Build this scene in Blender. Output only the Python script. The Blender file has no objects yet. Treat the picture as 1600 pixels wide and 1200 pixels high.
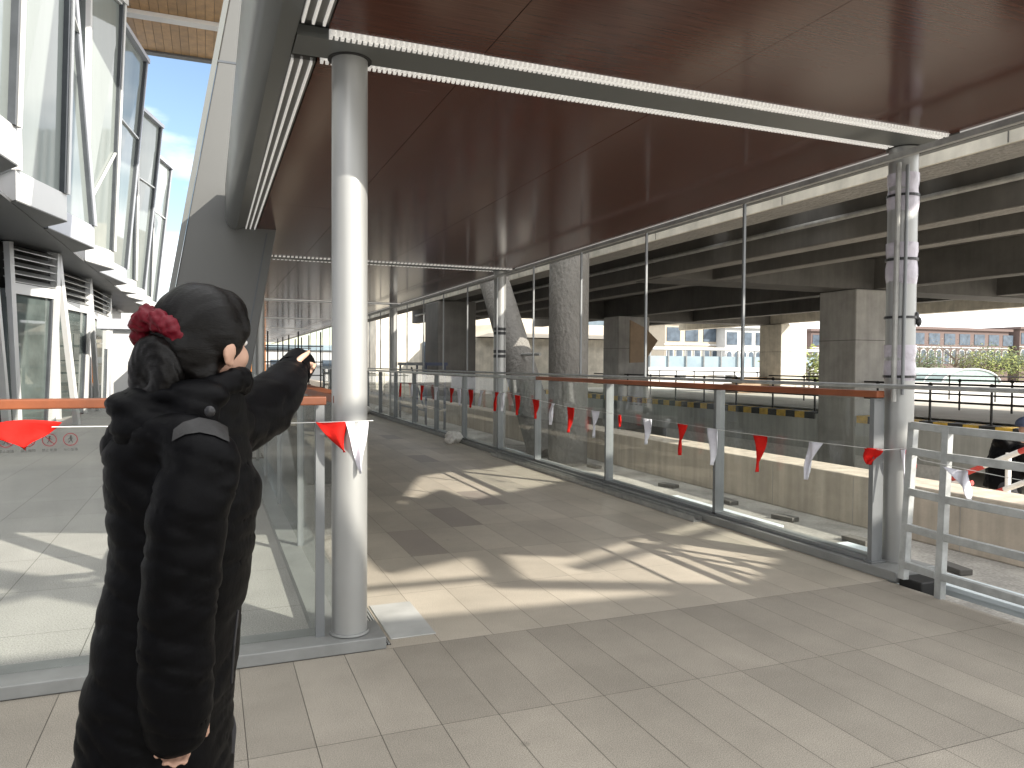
import bpy, bmesh, math, random
from mathutils import Vector, Matrix, noise
R = math.radians
random.seed(7)
SC = bpy.context.scene
COL = SC.collection

# ---------------------------------------------------------------- camera, sky, sun, exposure
H = 1.5
cam_d = bpy.data.cameras.new("camera"); cam = bpy.data.objects.new("camera", cam_d); COL.objects.link(cam)
cam_d.sensor_fit = 'HORIZONTAL'; cam_d.sensor_width = 36.0; cam_d.lens = 1175.3 / 1600 * 36.0
cam_d.clip_start = 0.05; cam_d.clip_end = 3000
_yaw, _pit, _rol = R(21.927), R(-1.4843), R(0.3598)
fw = Vector((math.sin(_yaw) * math.cos(_pit), math.cos(_yaw) * math.cos(_pit), math.sin(_pit)))
rt = Vector((math.cos(_yaw), -math.sin(_yaw), 0)); up = rt.cross(fw)
r2 = rt * math.cos(_rol) + up * math.sin(_rol); u2 = -rt * math.sin(_rol) + up * math.cos(_rol)
cam.matrix_world = Matrix(((r2.x, u2.x, -fw.x, 0), (r2.y, u2.y, -fw.y, 0), (r2.z, u2.z, -fw.z, H), (0, 0, 0, 1)))
SC.camera = cam

SUN_EL, SUN_AZ = 28.0, 147.0          # azimuth clockwise from +Y
W = bpy.data.worlds.new("World"); SC.world = W; W.use_nodes = True
nt = W.node_tree; nt.nodes.clear()
out = nt.nodes.new('ShaderNodeOutputWorld'); bg = nt.nodes.new('ShaderNodeBackground')
sky = nt.nodes.new('ShaderNodeTexSky'); sky.sky_type = 'NISHITA'; sky.sun_disc = False
sky.sun_elevation = R(SUN_EL); sky.sun_rotation = R(SUN_AZ); sky.air_density = 1.0; sky.dust_density = .7
# clear blue ahead, white right; unseen bright cloud overhead and behind added as fill
def wn(t, **kw):
    n = nt.nodes.new(t)
    for k, v in kw.items(): n.inputs[k].default_value = v
    return n
tc = nt.nodes.new('ShaderNodeTexCoord'); mp = wn('ShaderNodeMapping', Scale=(1.5, 1.5, 4.0))
cn = wn('ShaderNodeTexNoise', Scale=2.6, Detail=8.); nt.links.new(tc.outputs['Generated'], mp.inputs['Vector']); nt.links.new(mp.outputs['Vector'], cn.inputs['Vector'])
dt = nt.nodes.new('ShaderNodeVectorMath'); dt.operation = 'DOT_PRODUCT'; dt.inputs[1].default_value = (-.06, .95, .31); nt.links.new(tc.outputs['Generated'], dt.inputs[0])
dm_ = nt.nodes.new('ShaderNodeMapRange'); dm_.interpolation_type = 'SMOOTHSTEP'
for k, v in (('From Min', .62), ('From Max', .97), ('To Min', .42), ('To Max', -.02)): dm_.inputs[k].default_value = v
nt.links.new(dt.outputs['Value'], dm_.inputs['Value'])
ad = nt.nodes.new('ShaderNodeMath'); ad.operation = 'ADD'; nt.links.new(cn.outputs['Fac'], ad.inputs[0]); nt.links.new(dm_.outputs['Result'], ad.inputs[1])
cr = nt.nodes.new('ShaderNodeValToRGB'); cr.color_ramp.elements[0].position = .44; cr.color_ramp.elements[1].position = .74
nt.links.new(ad.outputs['Value'], cr.inputs['Fac'])
sk = nt.nodes.new('ShaderNodeMixRGB'); sk.blend_type = 'MULTIPLY'; sk.inputs['Fac'].default_value = 1; sk.inputs['Color2'].default_value = (.92, .92, .92, 1); nt.links.new(sky.outputs['Color'], sk.inputs['Color1'])
mx = nt.nodes.new('ShaderNodeMixRGB'); mx.inputs['Color2'].default_value = (11.2, 11.2, 11.2, 1)
nt.links.new(cr.outputs['Color'], mx.inputs['Fac']); nt.links.new(sk.outputs['Color'], mx.inputs['Color1']); nt.links.new(mx.outputs['Color'], bg.inputs['Color'])
bg.inputs['Strength'].default_value = 0.10
nt.links.new(bg.outputs['Background'], out.inputs['Surface'])

sun_d = bpy.data.lights.new("sun", 'SUN'); sun_d.energy = 3.6; sun_d.angle = R(.4); sun_d.color = (1, .93, .82)
sun = bpy.data.objects.new("sun", sun_d); COL.objects.link(sun)
S = Vector((math.sin(R(SUN_AZ)) * math.cos(R(SUN_EL)), math.cos(R(SUN_AZ)) * math.cos(R(SUN_EL)), math.sin(R(SUN_EL))))
sun.rotation_euler = S.to_track_quat('Z', 'Y').to_euler()
sun.location = (20, -20, 30)
SC.view_settings.view_transform = 'Standard'; SC.view_settings.look = 'None'
SC.view_settings.exposure = 1.28; SC.view_settings.gamma = 1.0; SC.view_settings.use_curve_mapping = False
SC.cycles.max_bounces = 10; SC.cycles.diffuse_bounces = 5; SC.cycles.transparent_max_bounces = 24
SC.cycles.use_denoising = True

# ---------------------------------------------------------------- helpers
class MB:
    def __init__(s): s.bm = bmesh.new(); s.mi = 0
    def _tag(s, faces):
        for f in faces: f.material_index = s.mi
    def quad(s, *ps):
        f = s.bm.faces.new([s.bm.verts.new(p) for p in ps]); f.material_index = s.mi; return s
    def hexa(s, b, t):      # 4 bottom pts, 4 top pts, both counter-clockwise from above
        vb = [s.bm.verts.new(p) for p in b]; vt = [s.bm.verts.new(p) for p in t]
        n = len(vb); fs = [s.bm.faces.new(vb[::-1]), s.bm.faces.new(vt)]
        for i in range(n): fs.append(s.bm.faces.new((vb[i], vb[(i + 1) % n], vt[(i + 1) % n], vt[i])))
        s._tag(fs); return s
    def box(s, x0, x1, y0, y1, z0, z1):
        return s.hexa([(x0, y0, z0), (x1, y0, z0), (x1, y1, z0), (x0, y1, z0)], [(x0, y0, z1), (x1, y0, z1), (x1, y1, z1), (x0, y1, z1)])
    def bar(s, p0, p1, w, h, upv=(0, 0, 1)):      # rectangular bar between two points
        p0, p1 = Vector(p0), Vector(p1); d = (p1 - p0).normalized(); u = Vector(upv)
        if abs(d.dot(u)) > .98: u = Vector((0, 1, 0))
        sd = d.cross(u).normalized(); u = sd.cross(d).normalized()
        q = [(-w / 2, -h / 2), (w / 2, -h / 2), (w / 2, h / 2), (-w / 2, h / 2)]
        return s.hexa([p0 + sd * a + u * b for a, b in q], [p1 + sd * a + u * b for a, b in q])
    def cyl(s, p0, p1, r0, r1=None, n=16, cap=True):
        r1 = r0 if r1 is None else r1
        return s.loft([(Vector(p0), r0, r0), (Vector(p1), r1, r1)], n, cap)
    def loft(s, secs, n=20, cap=True, axis=None):
        rings = []; k = len(secs)
        for i, (c, a, b) in enumerate(secs):
            c = Vector(c)
            d = axis or (Vector(secs[min(i + 1, k - 1)][0]) - Vector(secs[max(i - 1, 0)][0]))
            d = Vector(d).normalized()
            x = Vector((1, 0, 0)) if abs(d.x) < .9 else Vector((0, 1, 0))
            e2 = d.cross(x).normalized(); e1 = e2.cross(d).normalized()
            rings.append([s.bm.verts.new(c + e1 * (a * math.cos(2 * math.pi * j / n)) + e2 * (b * math.sin(2 * math.pi * j / n))) for j in range(n)])
        fs = []
        for A, B in zip(rings, rings[1:]):
            for j in range(n): fs.append(s.bm.faces.new((A[j], A[(j + 1) % n], B[(j + 1) % n], B[j])))
        if cap: fs += [s.bm.faces.new(rings[0][::-1]), s.bm.faces.new(rings[-1])]
        s._tag(fs); return s
    def tube(s, pts, r, n=8):
        return s.loft([(p, r, r) for p in pts], n)
    def ball(s, c, rx, ry=None, rz=None, seg=20, rot=None):
        ry = rx if ry is None else ry; rz = rx if rz is None else rz
        M = Matrix.Translation(c) @ (rot.to_4x4() if rot else Matrix()) @ Matrix.Diagonal((rx, ry, rz, 1))
        r = bmesh.ops.create_uvsphere(s.bm, u_segments=seg, v_segments=max(6, seg * 2 // 3), radius=1, matrix=M)
        s._tag({f for v in r['verts'] for f in v.link_faces}); return s
    def limb(s, pts, rs, n=16):       # capsule chain
        for p, r in zip(pts, rs): s.ball(p, r, seg=n)
        for (p, a), (q, b) in zip(zip(pts, rs), list(zip(pts, rs))[1:]): s.cyl(p, q, a, b, n)
        return s
    def prism(s, poly, d):            # polygon of 3D points, thickness vector
        d = Vector(d); return s.hexa([Vector(p) for p in poly], [Vector(p) + d for p in poly])
    def build(s, name, mats, parent=None, smooth=False, bevel=0, recalc=True):
        if recalc: bmesh.ops.recalc_face_normals(s.bm, faces=s.bm.faces)
        if parent is not None:
            o = wloc(parent); bmesh.ops.translate(s.bm, verts=s.bm.verts, vec=-o)
        me = bpy.data.meshes.new(name); s.bm.to_mesh(me); s.bm.free()
        for m in (mats if isinstance(mats, (list, tuple)) else [mats]): me.materials.append(m)
        if smooth:
            for p in me.polygons: p.use_smooth = True
        ob = bpy.data.objects.new(name, me); COL.objects.link(ob)
        if parent is not None: ob.parent = parent
        if bevel:
            b = ob.modifiers.new("bevel", 'BEVEL'); b.width = bevel; b.segments = 2; b.limit_method = 'ANGLE'; b.angle_limit = R(40)
        if smooth == 'auto':
            e = ob.modifiers.new("es", 'EDGE_SPLIT'); e.split_angle = R(35)
        return ob
def wloc(o):
    v = Vector(o.location)
    return v + wloc(o.parent) if o.parent else v
def tag(o, label, cat, group=None):
    o['label'] = label; o['category'] = cat
    if group: o['group'] = group
    return o
def thing(name, label, cat, loc=(0, 0, 0), group=None):
    o = bpy.data.objects.new(name, None); o.empty_display_size = .1; o.location = loc; COL.objects.link(o)
    return tag(o, label, cat, group)
def struct(o): o['kind'] = 'structure'; return o
def remesh(ob, vox, smooth=0):
    m = ob.modifiers.new("rm", 'REMESH'); m.mode = 'VOXEL'; m.voxel_size = vox; m.use_smooth_shade = True
    if smooth:
        k = ob.modifiers.new("sm", 'SMOOTH'); k.iterations = smooth; k.factor = .5
    dg = bpy.context.evaluated_depsgraph_get(); dg.update()
    me = bpy.data.meshes.new_from_object(ob.evaluated_get(dg))
    old = ob.data; mats = [x for x in old.materials]; ob.modifiers.clear(); ob.data = me
    me.materials.clear()
    for x in mats: me.materials.append(x)
    for p in me.polygons: p.use_smooth = True; p.material_index = 0
    return ob

# ---------------------------------------------------------------- materials
def N(nt, t, **kw):
    n = nt.nodes.new(t)
    for k, v in kw.items():
        if k in n.inputs: n.inputs[k].default_value = v
        else: setattr(n, k, v)
    return n
def mat(name, col, rough=.5, metal=0., var=.15, vs=3., bump=0., bs=40., spec=.5, stretch=(1, 1, 1), island=0., coords='Object', streak=0., col2=None, speck=0., specs=350., emit=None, bd=.02, spots=0.):
    m = bpy.data.materials.new(name); m.use_nodes = True; nt = m.node_tree; L = nt.links.new
    p = nt.nodes['Principled BSDF']; p.inputs['Roughness'].default_value = rough; p.inputs['Metallic'].default_value = metal
    p.inputs['Specular IOR Level'].default_value = spec
    tc = N(nt, 'ShaderNodeTexCoord'); mp = N(nt, 'ShaderNodeMapping', Scale=stretch); L(tc.outputs[coords], mp.inputs['Vector'])
    n1 = N(nt, 'ShaderNodeTexNoise', Scale=vs, Detail=6., Roughness=.6); L(mp.outputs['Vector'], n1.inputs['Vector'])
    c1 = tuple(max(0, c * (1 - var)) for c in col) + (1,); c2 = tuple(min(1, c * (1 + var)) for c in (col2 or col)) + (1,)
    rp = N(nt, 'ShaderNodeValToRGB'); rp.color_ramp.elements[0].position = .3; rp.color_ramp.elements[1].position = .7
    rp.color_ramp.elements[0].color = c1; rp.color_ramp.elements[1].color = c2
    L(n1.outputs['Fac'], rp.inputs['Fac']); cur = rp.outputs['Color']
    def mul(cur, val, lo, hi):
        mr = N(nt, 'ShaderNodeMapRange'); mr.inputs['To Min'].default_value = lo; mr.inputs['To Max'].default_value = hi
        L(val, mr.inputs['Value'])
        mm = N(nt, 'ShaderNodeMixRGB', blend_type='MULTIPLY', Fac=1.); L(cur, mm.inputs['Color1']); L(mr.outputs['Result'], mm.inputs['Color2'])
        return mm.outputs['Color']
    if island:
        g = N(nt, 'ShaderNodeNewGeometry'); cur = mul(cur, g.outputs['Random Per Island'], 1 - island, 1 + island)
    if streak:
        mp2 = N(nt, 'ShaderNodeMapping', Scale=(5, 5, .35)); L(tc.outputs[coords], mp2.inputs['Vector'])
        n2 = N(nt, 'ShaderNodeTexNoise', Scale=1.6, Detail=5.); L(mp2.outputs['Vector'], n2.inputs['Vector']); cur = mul(cur, n2.outputs['Fac'], 1 - 1.6 * streak, 1 + 1.4 * streak)
    if speck:
        n3 = N(nt, 'ShaderNodeTexNoise', Scale=specs, Detail=2.); L(tc.outputs[coords], n3.inputs['Vector']); cur = mul(cur, n3.outputs['Fac'], 1 - 2 * speck, 1 + 2 * speck)
    if spots:       # chewing gum, drips and scuffs with a shape of their own
        vo = N(nt, 'ShaderNodeTexVoronoi', Scale=2.3); L(tc.outputs[coords], vo.inputs['Vector'])
        lt = N(nt, 'ShaderNodeMapRange'); lt.inputs['From Min'].default_value = .035; lt.inputs['From Max'].default_value = .06; L(vo.outputs['Distance'], lt.inputs['Value']); cur = mul(cur, lt.outputs['Result'], 1 - spots, 1)
        n4 = N(nt, 'ShaderNodeTexNoise', Scale=.9, Detail=9., Roughness=.72); L(tc.outputs[coords], n4.inputs['Vector'])
        l4 = N(nt, 'ShaderNodeMapRange'); l4.inputs['From Min'].default_value = .38; l4.inputs['From Max'].default_value = .62; L(n4.outputs['Fac'], l4.inputs['Value']); cur = mul(cur, l4.outputs['Result'], 1 - spots * .55, 1 + spots * .25)
    L(cur, p.inputs['Base Color'])
    rr = N(nt, 'ShaderNodeMapRange'); rr.inputs['To Min'].default_value = max(0, rough * .8); rr.inputs['To Max'].default_value = min(1, rough * 1.2); L(n1.outputs['Fac'], rr.inputs['Value']); L(rr.outputs['Result'], p.inputs['Roughness'])
    if bump:
        nb = N(nt, 'ShaderNodeTexNoise', Scale=bs, Detail=4.); L(mp.outputs['Vector'], nb.inputs['Vector'])
        b = N(nt, 'ShaderNodeBump', Strength=bump, Distance=bd); L(nb.outputs['Fac'], b.inputs['Height']); L(b.outputs['Normal'], p.inputs['Normal'])
    if emit:
        p.inputs['Emission Color'].default_value = (1, .97, .92, 1); p.inputs['Emission Strength'].default_value = emit
    return m
def glass_mat(name, tint, rough=.02, dirt=.06):
    m = bpy.data.materials.new(name); m.use_nodes = True; nt = m.node_tree; L = nt.links.new; nt.nodes.clear()
    o = N(nt, 'ShaderNodeOutputMaterial'); t = N(nt, 'ShaderNodeBsdfTransparent', Color=tint + (1,)); g = N(nt, 'ShaderNodeBsdfGlossy', Roughness=rough)
    f = N(nt, 'ShaderNodeFresnel', IOR=1.45); ge = N(nt, 'ShaderNodeNewGeometry'); io = N(nt, 'ShaderNodeMapRange'); io.inputs['To Min'].default_value = 1.45; io.inputs['To Max'].default_value = 1 / 1.45; L(ge.outputs['Backfacing'], io.inputs['Value']); L(io.outputs['Result'], f.inputs['IOR']); a = N(nt, 'ShaderNodeMixShader'); L(f.outputs['Fac'], a.inputs['Fac']); L(t.outputs[0], a.inputs[1]); L(g.outputs[0], a.inputs[2])
    d = N(nt, 'ShaderNodeBsdfDiffuse', Color=(.55, .56, .54, 1)); tc = N(nt, 'ShaderNodeTexCoord'); mp = N(nt, 'ShaderNodeMapping', Scale=(3, 3, .5)); L(tc.outputs['Object'], mp.inputs['Vector'])
    n = N(nt, 'ShaderNodeTexNoise', Scale=2.5, Detail=8., Roughness=.7); L(mp.outputs['Vector'], n.inputs['Vector'])
    mr = N(nt, 'ShaderNodeMapRange'); mr.inputs['From Min'].default_value = .42; mr.inputs['From Max'].default_value = .8; mr.inputs['To Min'].default_value = 0; mr.inputs['To Max'].default_value = dirt * 3; L(n.outputs['Fac'], mr.inputs['Value'])
    b = N(nt, 'ShaderNodeMixShader'); L(mr.outputs['Result'], b.inputs['Fac']); L(a.outputs[0], b.inputs[1]); L(d.outputs[0], b.inputs[2]); L(b.outputs[0], o.inputs['Surface'])
    return m
M = {}
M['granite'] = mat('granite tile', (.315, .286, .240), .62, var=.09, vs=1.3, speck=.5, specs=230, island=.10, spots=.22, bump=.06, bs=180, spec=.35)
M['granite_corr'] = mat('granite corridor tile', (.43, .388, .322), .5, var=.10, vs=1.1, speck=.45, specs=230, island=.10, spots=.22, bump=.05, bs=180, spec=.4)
M['granite_dark'] = mat('dark granite tile', (.29, .255, .22), .5, var=.1, vs=2, speck=.3, specs=150, bump=.05, bs=180)
M['granite_pale'] = mat('pale granite tile', (.335, .325, .305), .6, var=.12, vs=1.2, speck=.4, specs=120, island=.05, bump=.08, bs=150)
M['grout'] = mat('grout', (.10, .088, .075), .9, var=.5, vs=2)
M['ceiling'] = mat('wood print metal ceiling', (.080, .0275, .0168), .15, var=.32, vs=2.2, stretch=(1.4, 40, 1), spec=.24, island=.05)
M['grey_metal'] = mat('grey coated metal', (.13, .135, .13), .32, .35, var=.06, vs=1.2)
M['grey_panel'] = mat('grey painted panel', (.088, .09, .088), .42, .1, var=.05, vs=.7)
M['column_paint'] = mat('silver grey column paint', (.37, .375, .365), .38, .5, var=.06, vs=1.5, streak=.03)
M['steel_post'] = mat('grey post paint', (.19, .20, .205), .36, .3, var=.08, vs=4)
M['kerb'] = mat('kerb grey', (.225, .23, .222), .5, .1, var=.14, vs=5)
M['beam_grey'] = mat('beam cover grey', (.125, .132, .128), .36, .2, var=.05)
M['galv'] = mat('galvanised steel', (.40, .415, .41), .42, .4, var=.22, vs=9, stretch=(1, 1, 1), bump=.05, bs=60)
M['galv_dark'] = mat('weathered galvanised steel', (.36, .36, .345), .5, .4, var=.25, vs=8)
M['strip'] = mat('light strip diffuser', (.8, .79, .76), .4, var=.05, emit=.12)
M['strip_metal'] = mat('strip housing', (.16, .16, .15), .45, .3)
M['handrail'] = mat('orange wood handrail', (.16, .045, .014), .5, var=.35, vs=3, stretch=(1.5, 1.5, 1.5), bump=.02)
M['handrail2'] = mat('orange brown wood handrail', (.27, .078, .028), .5, var=.3, vs=3)
M['white_panel'] = mat('white aluminium panel', (.60, .605, .60), .38, var=.04, vs=1, spec=.5)
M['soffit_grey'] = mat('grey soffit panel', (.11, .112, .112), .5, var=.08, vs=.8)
M['mull_dark'] = mat('dark mullion', (.07, .078, .088), .35, .3)
M['bluegrey'] = mat('blue grey panel', (.40, .42, .47), .4, var=.05)
M['facade_glass'] = mat('facade glazing', (.20, .225, .215), .035, var=.2, vs=.5, spec=.65, stretch=(1, 1, .15))
M['lower_glass'] = mat('lower glazing', (.085, .105, .10), .02, var=.6, vs=.8, spec=1.0)
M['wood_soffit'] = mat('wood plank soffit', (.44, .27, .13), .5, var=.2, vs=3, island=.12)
M['white_band'] = mat('white band', (.78, .78, .77), .25, var=.03)
M['concrete'] = mat('concrete', (.36, .352, .332), .85, var=.2, vs=1.6, streak=.16, bump=.18, bs=30, coords='Generated' if False else 'Object')
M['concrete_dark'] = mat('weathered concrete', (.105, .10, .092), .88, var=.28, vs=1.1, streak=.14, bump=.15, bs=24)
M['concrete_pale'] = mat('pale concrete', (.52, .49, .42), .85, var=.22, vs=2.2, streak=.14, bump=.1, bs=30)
M['concrete_wall'] = mat('smooth grey wall concrete', (.46, .465, .44), .8, var=.16, vs=.9, streak=.2, bump=.06, bs=20)
M['board_concrete'] = mat('board marked concrete', (.50, .435, .355), .85, var=.14, vs=3, streak=.28, bump=.12, bs=30)
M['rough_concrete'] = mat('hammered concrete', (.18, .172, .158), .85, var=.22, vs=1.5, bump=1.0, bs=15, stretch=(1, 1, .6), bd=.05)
M['ground'] = mat('dusty concrete ground', (.34, .325, .295), .92, var=.4, vs=1.8, speck=.25, specs=40, bump=.25, bs=20)
M['pale_ground'] = mat('pale dry ground', (.52, .49, .44), .95, var=.25, vs=.25, bump=.1, bs=5)
M['black'] = mat('plain black', (.012, .012, .012), .6)
M['black_plastic'] = mat('dark pipe', (.022, .021, .02), .5, .3)
M['yellow'] = mat('hazard yellow', (.62, .40, .06), .6, var=.3, vs=6)
M['hblack'] = mat('hazard black', (.03, .03, .03), .65, var=.3)
M['red_flag'] = mat('red flag cloth', (.52, .016, .012), .8, spec=.1, var=.15, vs=12, bump=.1, bs=60)
M['white_flag'] = mat('white flag cloth', (.68, .68, .74), .75, var=.06, vs=12, bump=.1, bs=60)
M['string'] = mat('white cord', (.7, .7, .68), .7)
M['red'] = mat('red paint', (.45, .05, .04), .5, var=.2, vs=9)
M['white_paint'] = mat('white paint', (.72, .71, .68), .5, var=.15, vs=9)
M['bag'] = mat('crumpled white plastic', (.72, .70, .66), .4, var=.15, vs=14, bump=.5, bs=30)
M['wrap'] = mat('lilac plastic wrap', (.50, .47, .53), .22, var=.12, vs=7, bump=.45, bs=16, spec=.8)
M['tape'] = mat('black tape', (.015, .015, .017), .35)
M['brick_red'] = mat('red brick facade', (.105, .074, .068), .85, var=.12, vs=4)
M['beige'] = mat('beige facade', (.34, .305, .25), .85, var=.08, vs=2)
M['far_white'] = mat('far white facade', (.40, .41, .415), .8, var=.06, vs=2)
M['far_glass'] = mat('far window glass', (.06, .08, .105), .3, var=.4, vs=1, spec=.3)
M['tower_glass'] = mat('tower glass', (.20, .26, .30), .3, var=.2, vs=.5, spec=.4)
M['dome'] = mat('dome translucent sheet', (.21, .27, .26), .35, var=.2, vs=2, spec=.3)
M['bark'] = mat('bark', (.10, .075, .055), .9, var=.3, vs=12, bump=.3)
M['leaf1'] = mat('leaf yellow green', (.115, .145, .032), .7, var=.5, vs=1.2, col2=(.17, .19, .05), island=.35)
M['leaf2'] = mat('leaf dusty green', (.075, .10, .045), .75, var=.4, vs=1.2, island=.35)
M['leaf3'] = mat('leaf grey brown', (.12, .11, .085), .8, var=.4, vs=1.2, island=.3)
M['coat'] = mat('black puffer fabric', (.0014, .0014, .0019), .52, var=.3, vs=20, bump=.06, bs=90, spec=.085)
M['coat_grey'] = mat('grey shoulder patch', (.013, .0125, .0125), .65, var=.1, vs=30, bump=.1, bs=90)
M['skin'] = mat('skin', (.47, .285, .205), .5, var=.10, vs=14, spec=.4)
M['hair'] = mat('black hair', (.0032, .0027, .0025), .38, var=.4, vs=30, bump=.10, bs=120, stretch=(1, .25, 3), spec=.16)
M['velvet'] = mat('dark red satin', (.105, .004, .011), .45, var=.25, vs=18, bump=.15, bs=30, spec=.2)
M['trouser'] = mat('dark trousers', (.02, .02, .024), .8)
M['boot'] = mat('black boot', (.015, .015, .015), .45)
M['card'] = mat('brown board', (.33, .24, .16), .8, var=.15)
M['navy'] = mat('dark blue steel', (.03, .04, .075), .45, .2)
M['orange'] = mat('orange paint', (.72, .26, .06), .5, var=.1)
M['cover'] = mat('pale cover slab', (.42, .425, .41), .6, var=.16, vs=3)
M['slab'] = mat('pale blue insulation board', (.60, .66, .68), .7, var=.08)
M['sticker_black'] = mat('sticker black', (.02, .02, .02), .5)
M['sticker_red'] = mat('sticker dark red', (.11, .008, .012), .5)
M['glass'] = glass_mat('clear balustrade glass', (.965, .98, .972), dirt=.010)
M['glass_r'] = glass_mat('greenish balustrade glass', (.955, .975, .965), dirt=.014)

# ================================================================ SETTING: ground and floor
ZC = 3.1                       # ceiling height
KY0, KY1 = 3.88, 4.16          # front kerb
GX = 4.52                      # right balustrade plane
YEND = 60.0
def tiles(mb, x0, x1, y0, y1, dx, dy, ox, oy, gap, pick, stagger=0):
    j = math.floor((y0 - oy) / dy)
    while oy + j * dy < y1:
        a, b = max(y0, oy + j * dy + gap), min(y1, oy + (j + 1) * dy - gap)
        i = math.floor((x0 - ox) / dx) - 1
        while True:
            s = ox + i * dx + (stagger if j % 2 else 0)
            if s >= x1: break
            p, q = max(x0, s + gap), min(x1, s + dx - gap)
            if q - p > .01 and b - a > .01:
                mb.mi = pick(i, j, (p + q) / 2, (a + b) / 2)
                mb.quad((p, a, 0), (q, a, 0), (q, b, 0), (p, b, 0))
            i += 1
        j += 1
g = MB(); g.quad((-30, -25, -.006), (4.40, -25, -.006), (4.40, 4.0, -.006), (-30, 4.0, -.006)); g.quad((-30, 4.0, -.006), (4.72, 4.0, -.006), (4.72, YEND, -.006), (-30, YEND, -.006))
g.quad((4.40, -25, -.006), (4.40, -25, -.3), (4.40, 4.0, -.3), (4.40, 4.0, -.006)); struct(g.build('floor_bed', M['grout']))
f1 = MB()
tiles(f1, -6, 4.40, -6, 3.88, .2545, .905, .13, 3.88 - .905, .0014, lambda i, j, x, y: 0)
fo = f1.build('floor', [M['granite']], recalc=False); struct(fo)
dark = {(2.22, 7.05), (1.61, 6.14), (2.83, 7.95), (3.13, 11.57), (1.9, 13.4), (3.4, 15.2)}
f2 = MB()
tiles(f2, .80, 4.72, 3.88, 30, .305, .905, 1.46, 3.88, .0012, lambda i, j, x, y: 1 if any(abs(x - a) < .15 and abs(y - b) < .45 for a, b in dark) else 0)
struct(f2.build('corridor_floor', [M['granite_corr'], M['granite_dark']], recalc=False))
f3 = MB(); f3.box(.80, 4.72, 30, YEND, -.05, 0); struct(f3.build('far_corridor_floor', M['granite_corr']))
f4 = MB()
tiles(f4, -9, .52, 4.16, 34, .6, .905, -.62, 3.88, .0018, lambda i, j, x, y: 0, stagger=0)
struct(f4.build('plaza_floor', [M['granite_pale']], recalc=False))
b = MB(); b.box(4.735, 6.93, 2.0, 60, -1.45, -.2); b.box(4.41, 6.93, -25, 1.99, -1.45, -.2); b.box(4.41, 4.73, 1.995, 4.0, -.5, -.22); struct(b.build('ground', M['ground']))
b = MB(); b.quad((-400, -200, -1.6), (900, -200, -1.6), (900, 1500, -1.6), (-400, 1500, -1.6)); struct(b.build('terrain', M['pale_ground']))
b = MB(); b.quad((17.6, -30, .165), (60, -30, .165), (60, 75, .165), (17.6, 75, .165)); struct(b.build('platform_ground', M['pale_ground']))

# floor drain and pale access cover beside the left pillar
d = thing('floor_drain', 'narrow slotted metal floor drain beside the foot of the left pillar', 'drain', (.86, 4.3, 0))
q = MB(); q.box(.825, .895, 3.93, 4.75, -.03, .003); q.build('drain_bed', M['black'], d)
q = MB()
for x in (.832, .848, .864, .880): q.box(x, x + .008, 3.93, 4.75, .004, .009)
q.build('grate', M['galv'], d)
q = MB(); q.box(.91, 1.165, 4.0, 4.60, 0.0, .006); tag(q.build('access_cover', M['cover'], bevel=.003), 'pale rectangular floor cover slab lying next to the slotted drain', 'cover')

# ================================================================ canopy over the walkway
can = thing('walkway_canopy', 'long brown wood-grain ceiling canopy with white light strips over the paved walkway', 'canopy', (2.6, 10, ZC))
CX0, CX1 = .53, 4.74
joints = [.535, 1.32, 2.61, 3.90, CX1]
bays = [(2.25, 3.73)] + [(4.10 + 8 * i, 11.83 + 8 * i) for i in range(7)]
def front(x): return FY0 + (FY1 - FY0) * (x - .2) / 4.66          # near end skewed out of view so sun reaches the left floor
FY0, FY1 = 3.40, 1.45
for bi, (a, c) in enumerate(bays):
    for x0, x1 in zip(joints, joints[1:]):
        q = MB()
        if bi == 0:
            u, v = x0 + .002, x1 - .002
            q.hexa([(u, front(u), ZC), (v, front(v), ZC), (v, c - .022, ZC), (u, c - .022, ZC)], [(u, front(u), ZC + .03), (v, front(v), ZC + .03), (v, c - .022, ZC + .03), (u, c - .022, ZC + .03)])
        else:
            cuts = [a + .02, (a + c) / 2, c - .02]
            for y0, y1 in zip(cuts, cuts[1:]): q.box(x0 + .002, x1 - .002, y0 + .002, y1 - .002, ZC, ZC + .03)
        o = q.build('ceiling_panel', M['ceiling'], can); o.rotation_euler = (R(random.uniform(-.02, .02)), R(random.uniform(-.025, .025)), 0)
q = MB(); P = [(.40, front(.4)), (4.80, front(4.8)), (4.80, YEND), (.40, YEND)]; q.hexa([(x, y, ZC + .05) for x, y in P], [(x, y, ZC + .30) for x, y in P]); q.build('roof_body', M['grey_panel'], can)
for i in range(8):
    y0 = 3.80 + 8 * i
    q = MB(); q.box(.40, CX1, y0, y0 + .24, ZC - .012, ZC + .04); q.build('beam_cover', M['beam_grey'], can)
    for (ya, yb) in ((y0 - .078, y0 - .056), (y0 - .036, y0 - .004), (y0 + .244, y0 + .276), (y0 + .296, y0 + .318)):
        q = MB()
        if i < 2:
            n = 150 if i == 0 else 70; st = (CX1 - .55) / n
            q.box(.55, CX1, ya, yb, ZC + .006, ZC + .03)
            for k in range(n): q.box(.55 + k * st, .55 + k * st + st * .55, ya, yb, ZC - .014, ZC + .006)
        else: q.box(.55, CX1, ya, yb, ZC - .012, ZC + .03)
        q.build('light_strip', M['strip'], can)
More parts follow.
